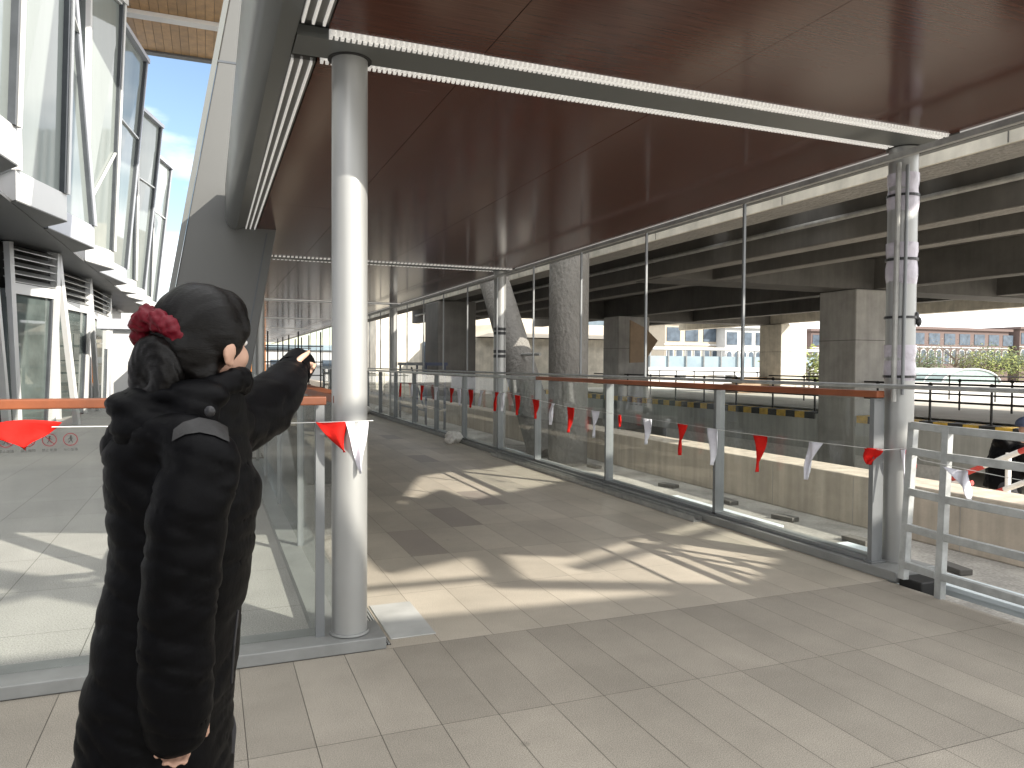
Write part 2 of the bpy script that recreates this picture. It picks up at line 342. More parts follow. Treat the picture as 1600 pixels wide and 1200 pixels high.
# three thin light lines along the left edge, one on the right
for (a, c) in [(3.36, 3.66)] + [(4.14 + 8 * i, 11.70 + 8 * i) for i in range(7)]:
    for x in (.405, .452, .502):
        q = MB(); q.box(x, x + .012, a, c, ZC - .014, ZC + .02); q.build('light_strip', M['strip'], can)
    q = MB(); q.box(.40, .53, a, c, ZC + .004, ZC + .03); q.build('strip_bed', M['strip_metal'], can)
    for x in (CX1 + .012, CX1 + .040):
        q = MB(); q.box(x, x + .018, a if a > 3.5 else 1.55, c, ZC - .014, ZC + .02); q.build('light_strip', M['strip'], can)
q = MB(); q.box(4.80, 4.86, 1.4, YEND, ZC - .05, ZC + .42); q.build('edge_fascia', M['grey_metal'], can)
# rounded fascia on the left, stopping at the leaning column
prof = [(.395, ZC - .008), (.30, ZC - .05), (.235, ZC - .03), (.20, ZC + .01), (.18, ZC + .07), (.178, ZC + .45), (.40, ZC + .45), (.40, ZC + .02)]
for (a, c) in ((3.36, 9.36), (10.95, YEND)):
    q = MB(); q.prism([(x, a, z) for x, z in prof], (0, c - a, 0)); q.build('edge_fascia', M['grey_metal'], can, smooth='auto')

# ---- canopy columns
def canopy_column(x, y, r, label, base_z=.07):
    t = thing('canopy_column', label, 'column', (x, y, base_z), 'round grey columns carrying the walkway canopy')
    q = MB(); q.loft([((x, y, base_z), r, r), ((x, y, ZC + .03), r, r)], 40); q.build('shaft', M['column_paint'], t, smooth='auto')
    q = MB(); q.loft([((x, y, base_z), r + .012, r + .012), ((x, y, base_z + .012), r + .008, r + .008)], 40); q.build('base_ring', M['kerb'], t, smooth='auto')
    q = MB(); q.loft([((x, y, ZC - .016), r + .02, r + .02), ((x, y, ZC + .01), r + .02, r + .02)], 40); q.build('ceiling_collar', M['black'], t, smooth='auto')
    return t
canopy_column(.69, 4.02, .093, 'large round silver grey column in front of the woman, at the corner of the glass railing')
rc = canopy_column(4.70, 4.06, .10, 'round grey column with lilac plastic wrap and black straps beside the steel gate')
for z0, z1 in ((2.62, 2.90), (2.10, 2.40), (1.40, 1.66)):
    q = MB(); q.loft([((4.70, 4.06, z0 + (z1 - z0) * k / 5), .104 + .006 * ((k * 7) % 3 - 1), .106 + .005 * ((k * 5) % 3 - 1)) for k in range(6)], 26, cap=False)
    q.build('plastic_wrap', M['wrap'], rc, smooth=True)
for z in (2.74, 2.28, 1.86, 1.43):
    q = MB(); q.loft([((4.70, 4.06, z - .009), .112, .112), ((4.70, 4.06, z + .009), .112, .112)], 26); q.build('strap', M['tape'], rc)
q = MB(); q.ball((4.775, 3.97, 1.83), .022, .02, .035); q.ball((4.75, 3.965, 1.87), .02, .012, .03); q.build('tape_knot', M['tape'], rc, smooth=True)
canopy_column(.69, 12.02, .093, 'round grey column far down the left side, behind the pointing arm')
mc = canopy_column(4.60, 12.0, .105, 'round grey column half way down the right side, with black tape bands')
for z in (2.10, 2.03, 1.72, 1.64):
    q = MB(); q.loft([((4.60, 12.0, z - .025), .109, .109), ((4.60, 12.0, z + .025), .109, .109)], 26); q.build('tape_band', M['tape'], mc)
canopy_column(4.60, 20.0, .105, 'third round grey column on the right side, near the far scaffold trestle')
canopy_column(4.60, 28.0, .105, 'fourth and farther round grey column on the right side of the walkway')
canopy_column(.69, 20.0, .093, 'farthest round grey column on the left side of the walkway')

# ================================================================ right balustrade
br = thing('glass_balustrade', 'long glass balustrade with grey posts and orange handrail along the right side of the walkway', 'balustrade', (GX, 4.0, 0))
q = MB(); q.box(4.42, 4.72, 3.82, YEND, 0, .07); q.build('kerb', M['kerb'], br, bevel=.006); q = MB(); q.box(4.722, 4.86, 3.86, 4.24, -.1, .068); q.build('column_plinth', M['kerb'], br, bevel=.006)
q = MB(); q.box(4.47, 4.57, 4.11, YEND, .073, .10); q.build('glass_channel', M['steel_post'], br)
ys = [4.22] + [4 + 2 * i for i in range(1, 14)]
ys = [4.09, 5.92, 8.05, 10.2] + [11.75 + 1.9 * i for i in range(12)]
for y in ys:
    q = MB(); q.box(GX - .05, GX + .05, y - .02, y + .02, .07, 1.27); q.box(GX - .07, GX + .07, y - .04, y + .04, .072, .085); q.build('post', M['steel_post'], br)
for y0, y1 in zip(ys, ys[1:]):
    q = MB(); q.box(GX - .006, GX + .006, y0 + .03, y1 - .03, .10, 1.26); q.build('glass_panel', M['glass_r'], br)
q = MB(); q.box(GX - .04, GX + .04, 4.06, 10.2, 1.275, 1.325); q.build('handrail', M['handrail2'], br, bevel=.008)
q = MB(); q.box(GX - .035, GX + .035, 10.2, YEND, 1.275, 1.32); o = q.build('handrail', M['galv'], br, bevel=.006); o['label'] = 'bare grey steel handrail section'
# upper frame of thin mullions, in front of the columns
uf = thing('mullion_frame', 'thin grey steel frame of upright mullions between handrail height and canopy edge', 'frame', (4.38, 4, 1.37))
q = MB(); q.cyl((4.38, 1.9, 1.365), (4.38, YEND, 1.355), .016, n=10); q.build('bottom_tube', M['galv'], uf, smooth='auto')
q = MB(); q.box(4.36, 4.40, 1.9, YEND, 2.925, 2.965); q.build('top_rail', M['galv_dark'], uf)
for y in [5.42, 7.02, 8.55, 10.06, 11.55, 13.08, 14.6, 16.1, 17.6, 19.1, 20.6, 22.1, 23.6, 25.1, 26.6, 28.1, 30, 32, 34, 36]:
    q = MB(); q.bar((4.38, y, 1.37), (4.38, y, 2.93), .022, .022); q.build('mullion', M['steel_post'], uf)
cp = thing('conduit_pipe', 'pair of thin grey conduits strapped upright to the wrapped right column', 'pipe', (4.40, 3.98, 1.2))
q = MB(); q.cyl((4.575, 4.0, 1.25), (4.585, 4.0, 2.96), .019, n=10); q.build('pipe', M['galv_dark'], cp, smooth='auto')
q = MB(); q.cyl((4.61, 3.955, 1.3), (4.62, 3.955, 2.94), .012, n=10); q.build('pipe', M['steel_post'], cp, smooth='auto')
# metal channel lying on the floor along the kerb
ch = MB(); ch.box(4.30, 4.395, 6.0, 11.6, .001, .008); ch.box(4.30, 4.308, 6.0, 11.6, .008, .05); ch.box(4.387, 4.395, 6.0, 11.6, .008, .05)
tag(ch.build('metal_channel', M['galv_dark']), 'long dirty steel channel lying on the floor along the right kerb', 'channel')
q = MB()
for c, r in (((4.36, 13.7, .09), .15), ((4.2, 13.55, .07), .1), ((4.42, 13.95, .07), .11), ((4.30, 13.85, .12), .1)): q.ball(c, r, r * .9, r * .8)
bag = q.build('plastic_bag', M['bag']); remesh(bag, .012, 2)
for v in bag.data.vertices: v.co += v.normal * (.025 * noise.noise(v.co * 18) + .012 * noise.noise(v.co * 45))
tag(bag, 'crumpled white plastic bag on the floor against the right kerb', 'bag')
q = MB()
for c, r in (((4.2, 22.3, .12), .25), ((3.8, 22.5, .1), .18), ((3.5, 22.2, .08), .14)): q.ball(c, r, r * .8, r * .6)
rb = q.build('rubbish_heap', M['bag']); remesh(rb, .03, 1)
for v in rb.data.vertices: v.co += v.normal * (.06 * noise.noise(v.co * 9))
tag(rb, 'low heap of pale rubbish at the far end of the walkway floor', 'rubbish')

# ================================================================ left railings
fr = thing('glass_railing', 'glass railing with orange wood handrail and safety stickers behind the woman', 'railing', (-1, 4.02, 0), 'glass railings with orange handrails')
q = MB(); q.box(-6, .86, KY0, KY1, 0, .065); q.build('kerb', M['kerb'], fr, bevel=.006)
q = MB(); q.box(-6, .55, 3.88, 3.97, 1.288, 1.332); q.build('handrail', M['handrail'], fr, bevel=.006)
for x in (.535, -1.55, -3.6):
    q = MB(); q.box(x - .022, x + .022, 4.0, 4.05, .065, 1.285); q.build('post', M['steel_post'], fr)
for x0, x1 in ((-1.53, .51), (-3.58, -1.57), (-6, -3.62)):
    q = MB(); q.box(x0, x1, 4.018, 4.030, .07, 1.285); q.build('glass_panel', M['glass'], fr)
sr = thing('glass_railing', 'glass railing running away from the left pillar beneath the pointing arm', 'railing', (.66, 6, 0), 'glass railings with orange handrails')
q = MB(); q.box(.52, .80, 4.163, 11.9, 0, .062); q.build('kerb', M['kerb'], sr)
q = MB(); q.box(.60, .72, 3.985, 7.9, 1.29, 1.334); q.build('handrail', M['handrail'], sr, bevel=.006)
q = MB(); q.box(.62, .70, 7.9, 11.9, 1.29, 1.33); q.build('handrail', M['galv'], sr)
for y in (6.1, 8.0, 10.0, 11.7):
    q = MB(); q.box(.64, .69, y - .02, y + .02, .063, 1.288); q.build('post', M['steel_post'], sr)
for a, c in ((4.13, 6.06), (6.14, 7.96), (8.04, 9.96), (10.04, 11.66)):
    q = MB(); q.box(.66, .672, a, c, .07, 1.285); q.build('glass_panel', M['glass_r'], sr)
# concrete block behind glass
# safety stickers on the front glass
def text_mesh(name, body, loc, size, m, parent, rx=90, rz=0):
    cu = bpy.data.curves.new(name, 'FONT'); cu.body = body; cu.size = size; cu.align_x = 'CENTER'; cu.extrude = .0004
    tmp = bpy.data.objects.new(name, cu); COL.objects.link(tmp)
    dg = bpy.context.evaluated_depsgraph_get(); me = bpy.data.meshes.new_from_object(tmp.evaluated_get(dg))
    bpy.data.objects.remove(tmp); me.materials.clear(); me.materials.append(m)
    me.transform(Matrix.Translation(Vector(loc) - (wloc(parent) if parent else Vector())) @ Matrix.Rotation(R(rz), 4, 'Z') @ Matrix.Rotation(R(rx), 4, 'X'))
    ob = bpy.data.objects.new(name, me); COL.objects.link(ob)
    if parent: ob.parent = parent
    return ob
def ring_xz(mb, cx, y, cz, r, w, t=.0006, n=40, ax='x'):
    for k in range(n):
        a, c = 2 * math.pi * k / n, 2 * math.pi * (k + 1) / n
        P = lambda rad, an: (cx + rad * math.cos(an), y, cz + rad * math.sin(an)) if ax == 'x' else (y, cx + rad * math.cos(an), cz + rad * math.sin(an))
        mb.quad(P(r - w, a), P(r, a), P(r, c), P(r - w, c))
def sticker_set(parent, x0, y, z, s, words, ax='x', step=.085):
    Pp = lambda u, w: (u, y, w) if ax == 'x' else (y, u, w)
    sg = 1 if ax == 'x' else -1
    for k, wd in enumerate(words):
        cx = x0 + sg * step * k * (s / .03)
        q = MB(); q.mi = 0; ring_xz(q, cx, y, z, s, s * .13, ax=ax)
        q.mi = 1      # small figure: head, body, arms, legs
        yy = y - .0006
        P2 = lambda u, w: (cx + sg * u * s, yy, z + w * s) if ax == 'x' else (yy, cx + sg * u * s, z + w * s)
        def stroke(a, c, w):
            a, c = Vector((a[0], a[1])), Vector((c[0], c[1])); d = (c - a).normalized(); nrm = Vector((-d.y, d.x)) * w
            q.quad(P2(*(a + nrm)), P2(*(a - nrm)), P2(*(c - nrm)), P2(*(c + nrm)))
        for k2 in range(8):
            a1, a2 = 2 * math.pi * k2 / 8, 2 * math.pi * (k2 + 1) / 8
            q.quad(P2(.05, .5), P2(.05 + .14 * math.cos(a1), .5 + .14 * math.sin(a1)), P2(.05 + .14 * math.cos((a1 + a2) / 2), .5 + .14 * math.sin((a1 + a2) / 2)), P2(.05 + .14 * math.cos(a2), .5 + .14 * math.sin(a2)))
        lean = (-.1, .12, 0, .08)[k % 4]
        stroke((.02, .38), (lean, -.08), .12); stroke((0, .26), (.36, .08 + .1 * (k % 2)), .05); stroke((0, .26), (-.34, .02 + .14 * (k % 3)), .05)
        stroke((lean, -.05), (.3, -.5), .065); stroke((lean, -.05), (-.28, -.48), .065)
        if k < 3:
            q.mi = 0; yy = y - .0012; stroke((-.66, .66), (.66, -.66), .06)
        q.build('safety_pictogram', [M['sticker_red'], M['sticker_black']], parent, recalc=False)
        text_mesh('safety_text', wd, Pp(cx, z - s * 1.75), s * .50, M['sticker_black'], parent, rz=0 if ax == 'x' else -90)
sticker_set(fr, -.857, 4.0165, 1.138, .030, ['禁止踩踏', '禁止抛物', '禁止攀爬', '当心坠落'])
sticker_set(br, 7.52, GX - .0075, 1.10, .030, ['禁止踩踏', '禁止抛物', '禁止攀爬', '当心坠落'], ax='y', step=.10)

# ================================================================ bunting
def string(name, pts, label):
    q = MB(); q.tube(pts, .0022, 6); return tag(q.build(name, M['string']), label, 'string')
def pennant(a, c, tip, red, label, fold=0.0, n=8):
    a, c, tip = Vector(a), Vector(c), Vector(tip); q = MB(); nrm = (c - a).cross(tip - a).normalized(); rows = 10; vs = []
    for i in range(rows + 1):
        t = i / rows; l, r = a.lerp(tip, t), c.lerp(tip, t); row = []
        for j in range(n + 1):
            u = j / n; p = l.lerp(r, u)
            p = p + nrm * ((.026 + fold) * math.sin(u * 5.5 + t * 4 + a.x * 31 + a.y * 17) * (1 - .3 * t) * min(1, (c - a).length * 8))
            row.append(q.bm.verts.new(p))
        vs.append(row)
    for i in range(rows):
        for j in range(n): q.bm.faces.new((vs[i][j], vs[i][j + 1], vs[i + 1][j + 1], vs[i + 1][j]))
    o = q.build('pennant', M['red_flag' if red else 'white_flag'], smooth=True, recalc=False)
    s = o.modifiers.new('th', 'SOLIDIFY'); s.thickness = .0016; s.offset = 0
    return tag(o, label, 'pennant', 'red and white pennants of the safety bunting')
string('bunting_string', [(-3, 3.70, 1.27), (-.75, 3.72, 1.222), (-.3, 3.73, 1.215), (.2, 3.80, 1.208), (.52, 3.905, 1.20), (.66, 3.915, 1.20), (.80, 3.945, 1.20)], 'thin white bunting string stretched in front of the left glass railing')
pennant((-.98, 3.705, 1.235), (-.59, 3.715, 1.245), (-.715, 3.66, 1.135), True, 'wide red pennant folded over the string in front of the safety stickers', .006)
pennant((.495, 3.885, 1.203), (.655, 3.905, 1.198), (.64, 3.88, 1.045), True, 'red pennant hanging against the large left column', .004)
pennant((.64, 3.899, 1.20), (.765, 3.915, 1.198), (.725, 3.895, .93), False, 'white pennant hanging against the large left column', .002)
fl = [(4.58, 0), (5.2, 1), (5.83, 0), (6.37, 1), (6.98, 0), (7.58, 1), (8.2, 0), (8.83, 1), (9.42, 0), (10.0, 1), (10.68, 1), (11.3, 0), (11.62, 1), (12.35, 0), (12.9, 1), (13.6, 0), (14.1, 1), (15.2, 0), (16.3, 1), (17.2, 0), (18.3, 1)]
def sz(y): return .90 + .012 * abs(y - 5.2) if y < 9 else .945 + .10 * min(1, (y - 9) / 2) - .02 * max(0, min(1, (y - 12) / 3))
string('bunting_string', [(4.62, 3.94, .915), (4.46, 3.99, .905)] + [(4.40, y, sz(y)) for y in (4.3, 4.9, 5.5, 6.2, 7, 8, 9, 10, 11, 12, 13.5, 15, 17, 19, 21)], 'thin white bunting string running along the right glass balustrade')
ords = ['nearest', 'second', 'third', 'fourth', 'fifth', 'sixth', 'seventh', 'eighth', 'ninth', 'tenth', 'eleventh', 'twelfth', 'thirteenth', 'fourteenth', 'fifteenth', 'sixteenth', 'seventeenth', 'eighteenth', 'nineteenth', 'twentieth', 'farthest']
for k, (y, red) in enumerate(fl):
    z = sz(y); w = random.uniform(.13, .18) if k not in (5,) else .07; ln = random.uniform(.27, .34) if k not in (5,) else .14
    pennant((4.40, y - w / 2, z), (4.40, y + w / 2, z), (4.395 - random.uniform(0, .03), y + random.uniform(-.03, .05), z - ln), bool(red),
            ('red' if red else 'white') + ' pennant, ' + ords[k] + ' along the right balustrade counted from the wrapped column', .004)
pennant((4.445, 4.17, .905), (4.465, 4.00, .91), (4.44, 4.08, .79), True, 'crumpled red pennant tied on the left side of the wrapped column', .02)
pennant((4.60, 3.925, .91), (4.715, 3.935, .90), (4.705, 3.93, .77), True, 'red pennant hanging on the front of the wrapped right column', .01)
pennant((4.585, 3.93, .91), (4.62, 3.925, .91), (4.585, 3.90, .62), False, 'thin twisted white pennant tied to the wrapped right column', .012)
pennant((4.375, 3.42, .86), (4.372, 3.24, .855), (4.33, 3.22, .69), False, 'white pennant hanging on the second rail of the steel gate', .006)
string('bunting_string', [(4.66, 3.945, .915), (4.372, 3.6, .885), (4.372, 3.0, .85), (4.372, 1.8, .80)], 'thin white bunting string running across the galvanised steel gate')

# ================================================================ galvanised gate at right
gt = thing('steel_gate', 'galvanised square tube barrier gate at the right edge beside the wrapped column', 'gate', (4.42, 2.6, 0))
def gbar(p0, p1, nm, w=.05): MB().bar(p0, p1, w, w).build(nm, M['galv'], gt, bevel=.004) if False else None
for p0, p1 in (((4.40, 3.74, .05), (4.47, 3.74, 1.12)), ((4.39, 3.46, -.2), (4.44, 3.46, 1.12)), ((4.39, 2.1, -.2), (4.44, 2.1, 1.12))):
    q = MB(); q.bar(p0, p1, .05, .05); q.build('post', M['galv'], gt, bevel=.004)
for z, dx in ((1.095, .04), (.92, .03), (.645, .02), (.40, .012), (.145, 0)):
    q = MB(); q.bar((4.395 + dx, 3.72, z + .01), (4.395 + dx, 3.483, z), .038, .05); q.bar((4.395 + dx, 3.437, z), (4.395 + dx, 2.12, z - .01), .038, .05); q.build('rail', M['galv'], gt, bevel=.004)
q = MB(); q.box(4.43, 4.62, 3.62, 3.80, -.19, .05); o = tag(q.build('void_block', M['black'], bevel=.01), 'black block put in for the dark void under the end of the kerb beside the steel gate', 'block')  # the void's shade under the kerb is put in as a black block
q = MB(); q.box(4.66, 4.95, 2.9, 3.9, -.02, .015); q.box(4.68, 4.93, 2.95, 3.85, -.06, -.022); tag(q.build('board_stack', M['slab'], bevel=.004), 'pale boards lying behind the gate at the foot of the wrapped column', 'boards')

# ================================================================ outside the balustrade
q = MB(); q.box(6.40, 6.92, 1.0, 58, -.2, .34); lw = q.build('low_wall', M['board_concrete'], bevel=.012); tag(lw, 'low brownish board-marked concrete wall just beyond the right balustrade', 'wall')
seam = MB()
for y in [3.6 + 1.24 * k for k in range(30)]: seam.box(6.396, 6.3985, y, y + .004, -.2, .32)
seam.build('form_seam', M['concrete'], lw)
for k, (x, y, a) in enumerate([(5.9, 11.0, .1), (5.95, 8.9, .3), (5.95, 7.6, -.1), (5.9, 6.55, .2), (5.8, 5.45, .05), (5.75, 4.4, -.2), (5.2, 13.4, .1), (5.3, 12.6, .0), (5.7, 3.6, .3)]):
    q = MB(); c, s_ = math.cos(a), math.sin(a); w, l = .06, .14
    pts = [(x + c * u - s_ * v, y + s_ * u + c * v) for u, v in ((-w, -l), (w, -l), (w, l), (-w, l))]
    q.hexa([(px, py, -.197) for px, py in pts], [(px, py, -.15) for px, py in pts])
    tag(q.build('concrete_block', M['concrete_dark'], bevel=.006), 'small dark concrete block on the strip of ground between balustrade and low wall', 'block', 'small blocks on the ground by the low wall')
for k, (x, y0, y1, lab) in enumerate([(5.05, 5.8, 7.6, 'long pale board lying outside the glass behind the second balustrade post'), (5.1, 4.2, 5.05, 'short pale board lying outside the glass near the wrapped column'), (5.0, 12.2, 13.6, 'pale board lying outside the glass near the white plastic bag')]):
    q = MB(); q.box(x - .16, x + .16, y0, y1, -.08, -.055); q.box(x - .1, x + .02, y0 + .1, y1 - .2, -.2, -.083); tag(q.build('pale_board', M['slab']), lab, 'board')

# ---- platform wall, hazard edge
pw = thing('platform_wall', 'long grey concrete platform wall topped by a black and yellow hazard edge', 'wall', (15.9, 12, -1))
q = MB(); q.box(15.9, 16.35, -3, 15.08, -.84, .165); q.box(15.9, 16.35, 16.42, 58, -.84, .165); q.box(15.9, 15.98, 15.08, 16.42, -.98, -.1); q.build('wall_panel', M['concrete_wall'], pw)
hz = MB()
y = 4.0; k = 0
for seg in ((4.0, 15.0), (16.5, 44)):
    y = seg[0]
    while y < seg[1]:
        hz.mi = k % 2; yb = min(y + .38, seg[1])
        hz.hexa([(15.87, y, .17), (16.37, y + .18, .17), (16.37, yb + .18, .17), (15.87, yb, .17)], [(15.87, y, .205), (16.37, y + .18, .205), (16.37, yb + .18, .205), (15.87, yb, .205)])
        hz.mi = 1 - k % 2 if False else k % 2
        hz.box(15.85, 15.868, y, yb, .02, .205); y += .38; k += 1
hz.build('hazard_edge', [M['yellow'], M['hblack']], pw)
# track bed, with a white strip painting in the gap's brightness
q = MB(); q.quad((6.94, -25, -1.45), (40, -25, -1.45), (40, 70, -1.45), (6.94, 70, -1.45)); struct(q.build('track_bed', M['pale_ground']))
q = MB(); q.box(15.92, 15.96, 12, 24, -1.45, -.845); tag(q.build('gap_strip', M['white_paint']), 'white strip put in for the bright light in the gap under the platform wall', 'boards')
# platform pipe railing: several bays
def pipe_rail(x, y0, y1, zt, step, label, zb=.2, r=.028):
    t = thing('pipe_railing', label, 'railing', (x, (y0 + y1) / 2, zb), 'dark scaffold pipe railings on the platform')
    y = y0
    while y <= y1:
        q = MB(); q.cyl((x, y, zb), (x, y, zt + .05), r, n=8); q.ball((x, y, zt), r * 1.9, seg=8); q.build('post', M['black_plastic'], t); y += step
    for z in (zt, zb + (zt - zb) * .52):
        q = MB(); q.cyl((x - .03, y0 - .3, z), (x - .03, y1 + .3, z + .02), r * .9, n=8); q.build('rail', M['black_plastic'], t)
pipe_rail(16.25, 5.4, 14.9, 1.08, 1.55, 'dark pipe railing along the hazard edge to the right of the big square pier')
pipe_rail(16.25, 16.9, 30, 1.10, 1.75, 'dark pipe railing along the hazard edge to the left of the big square pier')
pipe_rail(21, 8, 24, 1.10, 1.6, 'dark pipe railing on the middle of the platform')
pipe_rail(27.5, 10, 46, 1.15, 1.9, 'farthest dark pipe railing across the platform')

# ================================================================ viaduct
vd = thing('viaduct', 'broad grey concrete viaduct deck with deep girders above the platform on the right', 'viaduct', (16, 20, 3.6))
VY0, VY1, ZG = 4.45, 38.0, 3.6
q = MB(); q.box(6.95, 7.50, VY0, VY1, ZG, 4.5); q.build('edge_beam', M['concrete_pale'], vd)  # paler concrete paints in the lit face, a darker sheet its shaded underside
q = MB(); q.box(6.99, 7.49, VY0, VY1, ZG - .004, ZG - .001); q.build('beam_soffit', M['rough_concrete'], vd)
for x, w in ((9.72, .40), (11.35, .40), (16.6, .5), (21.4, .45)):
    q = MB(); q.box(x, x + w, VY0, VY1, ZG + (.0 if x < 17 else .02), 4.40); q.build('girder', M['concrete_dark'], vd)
    q = MB(); q.box(x + .02, x + w - .02, VY0, VY1, ZG - .012 + (.0 if x < 17 else .02), ZG - .003 + (.0 if x < 17 else .02)); q.build('girder_soffit', M['rough_concrete'], vd)  # lighter sheet paints bounce light on the underside; sides carry shade in their colour
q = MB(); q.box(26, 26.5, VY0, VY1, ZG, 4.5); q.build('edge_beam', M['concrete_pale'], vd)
holes = [(6.15, 6.45), (7.75, 8.0), (9.7, 10.6), (12.6, 12.9)]     # unseen openings added between first girders so sun strips reach the floor
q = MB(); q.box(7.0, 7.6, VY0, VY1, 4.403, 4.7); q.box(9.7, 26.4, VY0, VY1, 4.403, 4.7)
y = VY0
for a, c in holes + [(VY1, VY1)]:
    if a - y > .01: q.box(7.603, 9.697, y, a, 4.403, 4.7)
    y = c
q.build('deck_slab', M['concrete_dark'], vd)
q = MB()
for k in range(11): q.box(6.944, 6.949, VY0 + .4 + 3.0 * k, VY0 + .412 + 3.0 * k, ZG + .01, 4.49)
for x in (9.72, 11.35):
    for k in range(11): q.box(x - .006, x - .001, VY0 + .9 + 3.0 * k, VY0 + .915 + 3.0 * k, ZG + .01, 4.39)
q.build('formwork_seam', M['concrete_dark'], vd)
q = MB(); q.cyl((9.64, VY0 + .2, 3.95), (9.64, VY1 - 1, 3.93), .045, n=10); q.build('drain_pipe', M['galv_dark'], vd, smooth='auto')
q = MB(); q.cyl((7.56, VY0 + .2, 3.80), (7.56, VY1 - 1, 3.80), .025, n=8); q.build('conduit', M['black_plastic'], vd, smooth='auto')
for y0 in (15.2, 30.1):
    q = MB(); q.box(9.9, 27.2, y0, y0 + 1.15, 3.46 if False else ZG - .03, 4.39); q.build('crosshead', M['concrete_dark'], vd)
def pier(x, y, wx, wy, zb, label, m='concrete'):
    q = MB(); q.box(x, x + wx, y, y + wy, zb, ZG - .04); o = q.build('viaduct_pier', M[m], bevel=.03)
    s = MB()
    for z in (.95, 2.2): s.box(x - .003, x + wx + .003, y - .003, y + wy + .003, z, z + .015)
    s.build('pour_joint', M['concrete_dark'], o)
    return tag(o, label, 'pier', 'square concrete piers of the viaduct')
pier(15.88, 15.10, 1.32, 1.30, -1.2, 'big square concrete pier standing in the platform wall right of the middle')
pier(15.9, 27.6, 1.5, 1.3, -1.2, 'square concrete pier behind the textured round column')
pier(25.9, 29.2, 1.6, 1.55, .1, 'pale square pier far back, beside the arched white building', 'concrete_pale')
pier(6.9, 23.6, 1.3, 1.6, -.2, 'dark square pier at left, next to the dark blue trestle', 'concrete_dark')
q = MB(); q.prism([(15.6, 26.2, 1.6), (16.25, 26.2, 1.62), (16.75, 26.0, 2.5), (16.3, 26.2, 3.0), (15.6, 26.2, 3.3)], (.03, -.03, 0)); tag(q.build('brown_panel', M['card']), 'brown angular panel fixed to the side of the square pier behind the round column', 'panel')

# ---- leaning round columns with hammered surface
def round_col(p0, p1, r0, r1, label):
    q = MB(); p0, p1 = Vector(p0), Vector(p1); q.loft([(p0.lerp(p1, k / 24), r0 + (r1 - r0) * k / 24, r0 + (r1 - r0) * k / 24) for k in range(25)], 40)
    o = q.build('round_column', M['rough_concrete'], smooth='auto'); return tag(o, label, 'column', 'round hammered concrete columns')
round_col((5.68, 11.55, -.25), (5.86, 11.9, 5.2), .335, .35, 'thick upright round column with hammered concrete surface behind the glass')
rb_ = round_col((5.85, 12.75, -.25), (5.95, 16.8, 4.5), .33, .33, 'round concrete column leaning left beside the upright hammered column')
q = MB(); q.tube([(5.8, 13.0, 1.70), (5.9, 15.2, 1.70)], .03, 8); tag(q.build('steel_bar', M['galv_dark']), 'horizontal steel bar between the leaning and the upright round columns', 'bar')

# ---- left far: pale concrete building, trestle
wb = thing('concrete_building', 'pale sunlit concrete station block seen between pier and leaning column', 'building', (16, 44, 0))
q = MB(); q.box(9.5, 24, 46, 60, -1.5, 9); q.build('wall', M['concrete_pale'], wb)
q = MB(); q.box(13.6, 24, 40, 45.9, -1.5, 3.0); q.build('wing', M['concrete_pale'], wb)
q = MB(); q.box(13.2, 13.55, 41, 45.9, -1.5, 3.3); q.build('frame', M['far_white'], wb)
q = MB(); q.box(12.4, 12.95, 45.82, 45.88, -1.0, 2.9); q.build('doorway', M['far_glass'], wb)
q = MB(); q.hexa([(14, 39.6, 3.05), (24, 39.6, 3.05), (24, 45.9, 3.05), (14, 45.9, 3.05)], [(17, 42, 4.0), (24, 42, 4.0), (24, 45.9, 4.0), (16, 45.9, 4.0)]); q.build('roof', M['beige'], wb)
tr = thing('scaffold_trestle', 'dark blue steel trestle table far along the right side of the walkway', 'trestle', (5.4, 20, 0))
q = MB(); q.box(5.1, 5.7, 18.6, 21.6, 1.46, 1.54); q.build('top', M['navy'], tr)
for x, y in ((5.15, 18.7), (5.65, 18.7), (5.15, 21.5), (5.65, 21.5)):
    q = MB(); q.bar((x, y, -.2), (x, y, 1.46), .05, .05); q.build('leg', M['navy'], tr)
for z in (.3, .95):
    q = MB(); q.bar((5.15, 18.7, z), (5.15, 21.5, z), .04, .04); q.bar((5.65, 18.7, z), (5.65, 21.5, z), .04, .04); q.build('brace', M['navy'], tr)
q = MB(); q.bar((5.15, 18.8, .3), (5.15, 20.2, 1.4), .035, .035); q.build('brace', M['navy'], tr)

# ================================================================ LEFT: leaning box column, facade, station roof
lc = thing('leaning_column', 'wide grey steel box column leaning over the plaza behind the woman', 'column', (-.3, 9.9, 0))
def lean(z): return .395 * 0 + (z - 2.98) * .176
def sec(z, y0, y1, x0, x1): return [(x0 + lean(z), y0, z), (x1 + lean(z), y0, z), (x1 + lean(z), y1, z), (x0 + lean(z), y1, z)]
q = MB(); q.hexa(sec(0, 9.5, 10.9, -.25, .735), sec(12.5, 9.5, 10.9, -.25, .735)); q.build('shell', M['grey_panel'], lc, bevel=.012)
q = MB(); q.hexa(sec(0, 9.47, 9.53, -.31, -.253), sec(12.5, 9.47, 9.53, -.31, -.253)); q.build('edge_strip', M['beam_grey'], lc)
q = MB(); z = 5.0; q.hexa(sec(z, 9.494, 9.52, -.25, .735), sec(z + .025, 9.494, 9.52, -.25, .735)); q.build('panel_joint', M['mull_dark'], lc)
q = MB(); q.hexa(sec(0, 9.494, 9.52, .625, .640), sec(3.05, 9.494, 9.52, .625, .640)); q.build('panel_joint', M['mull_dark'], lc)

fb = thing('station_building', 'white station building with folded glass facade and louvred lower windows at left', 'building', (-3, 24, 0))
ZS0, ZS1, ZT = 4.0, 4.46, 11.1
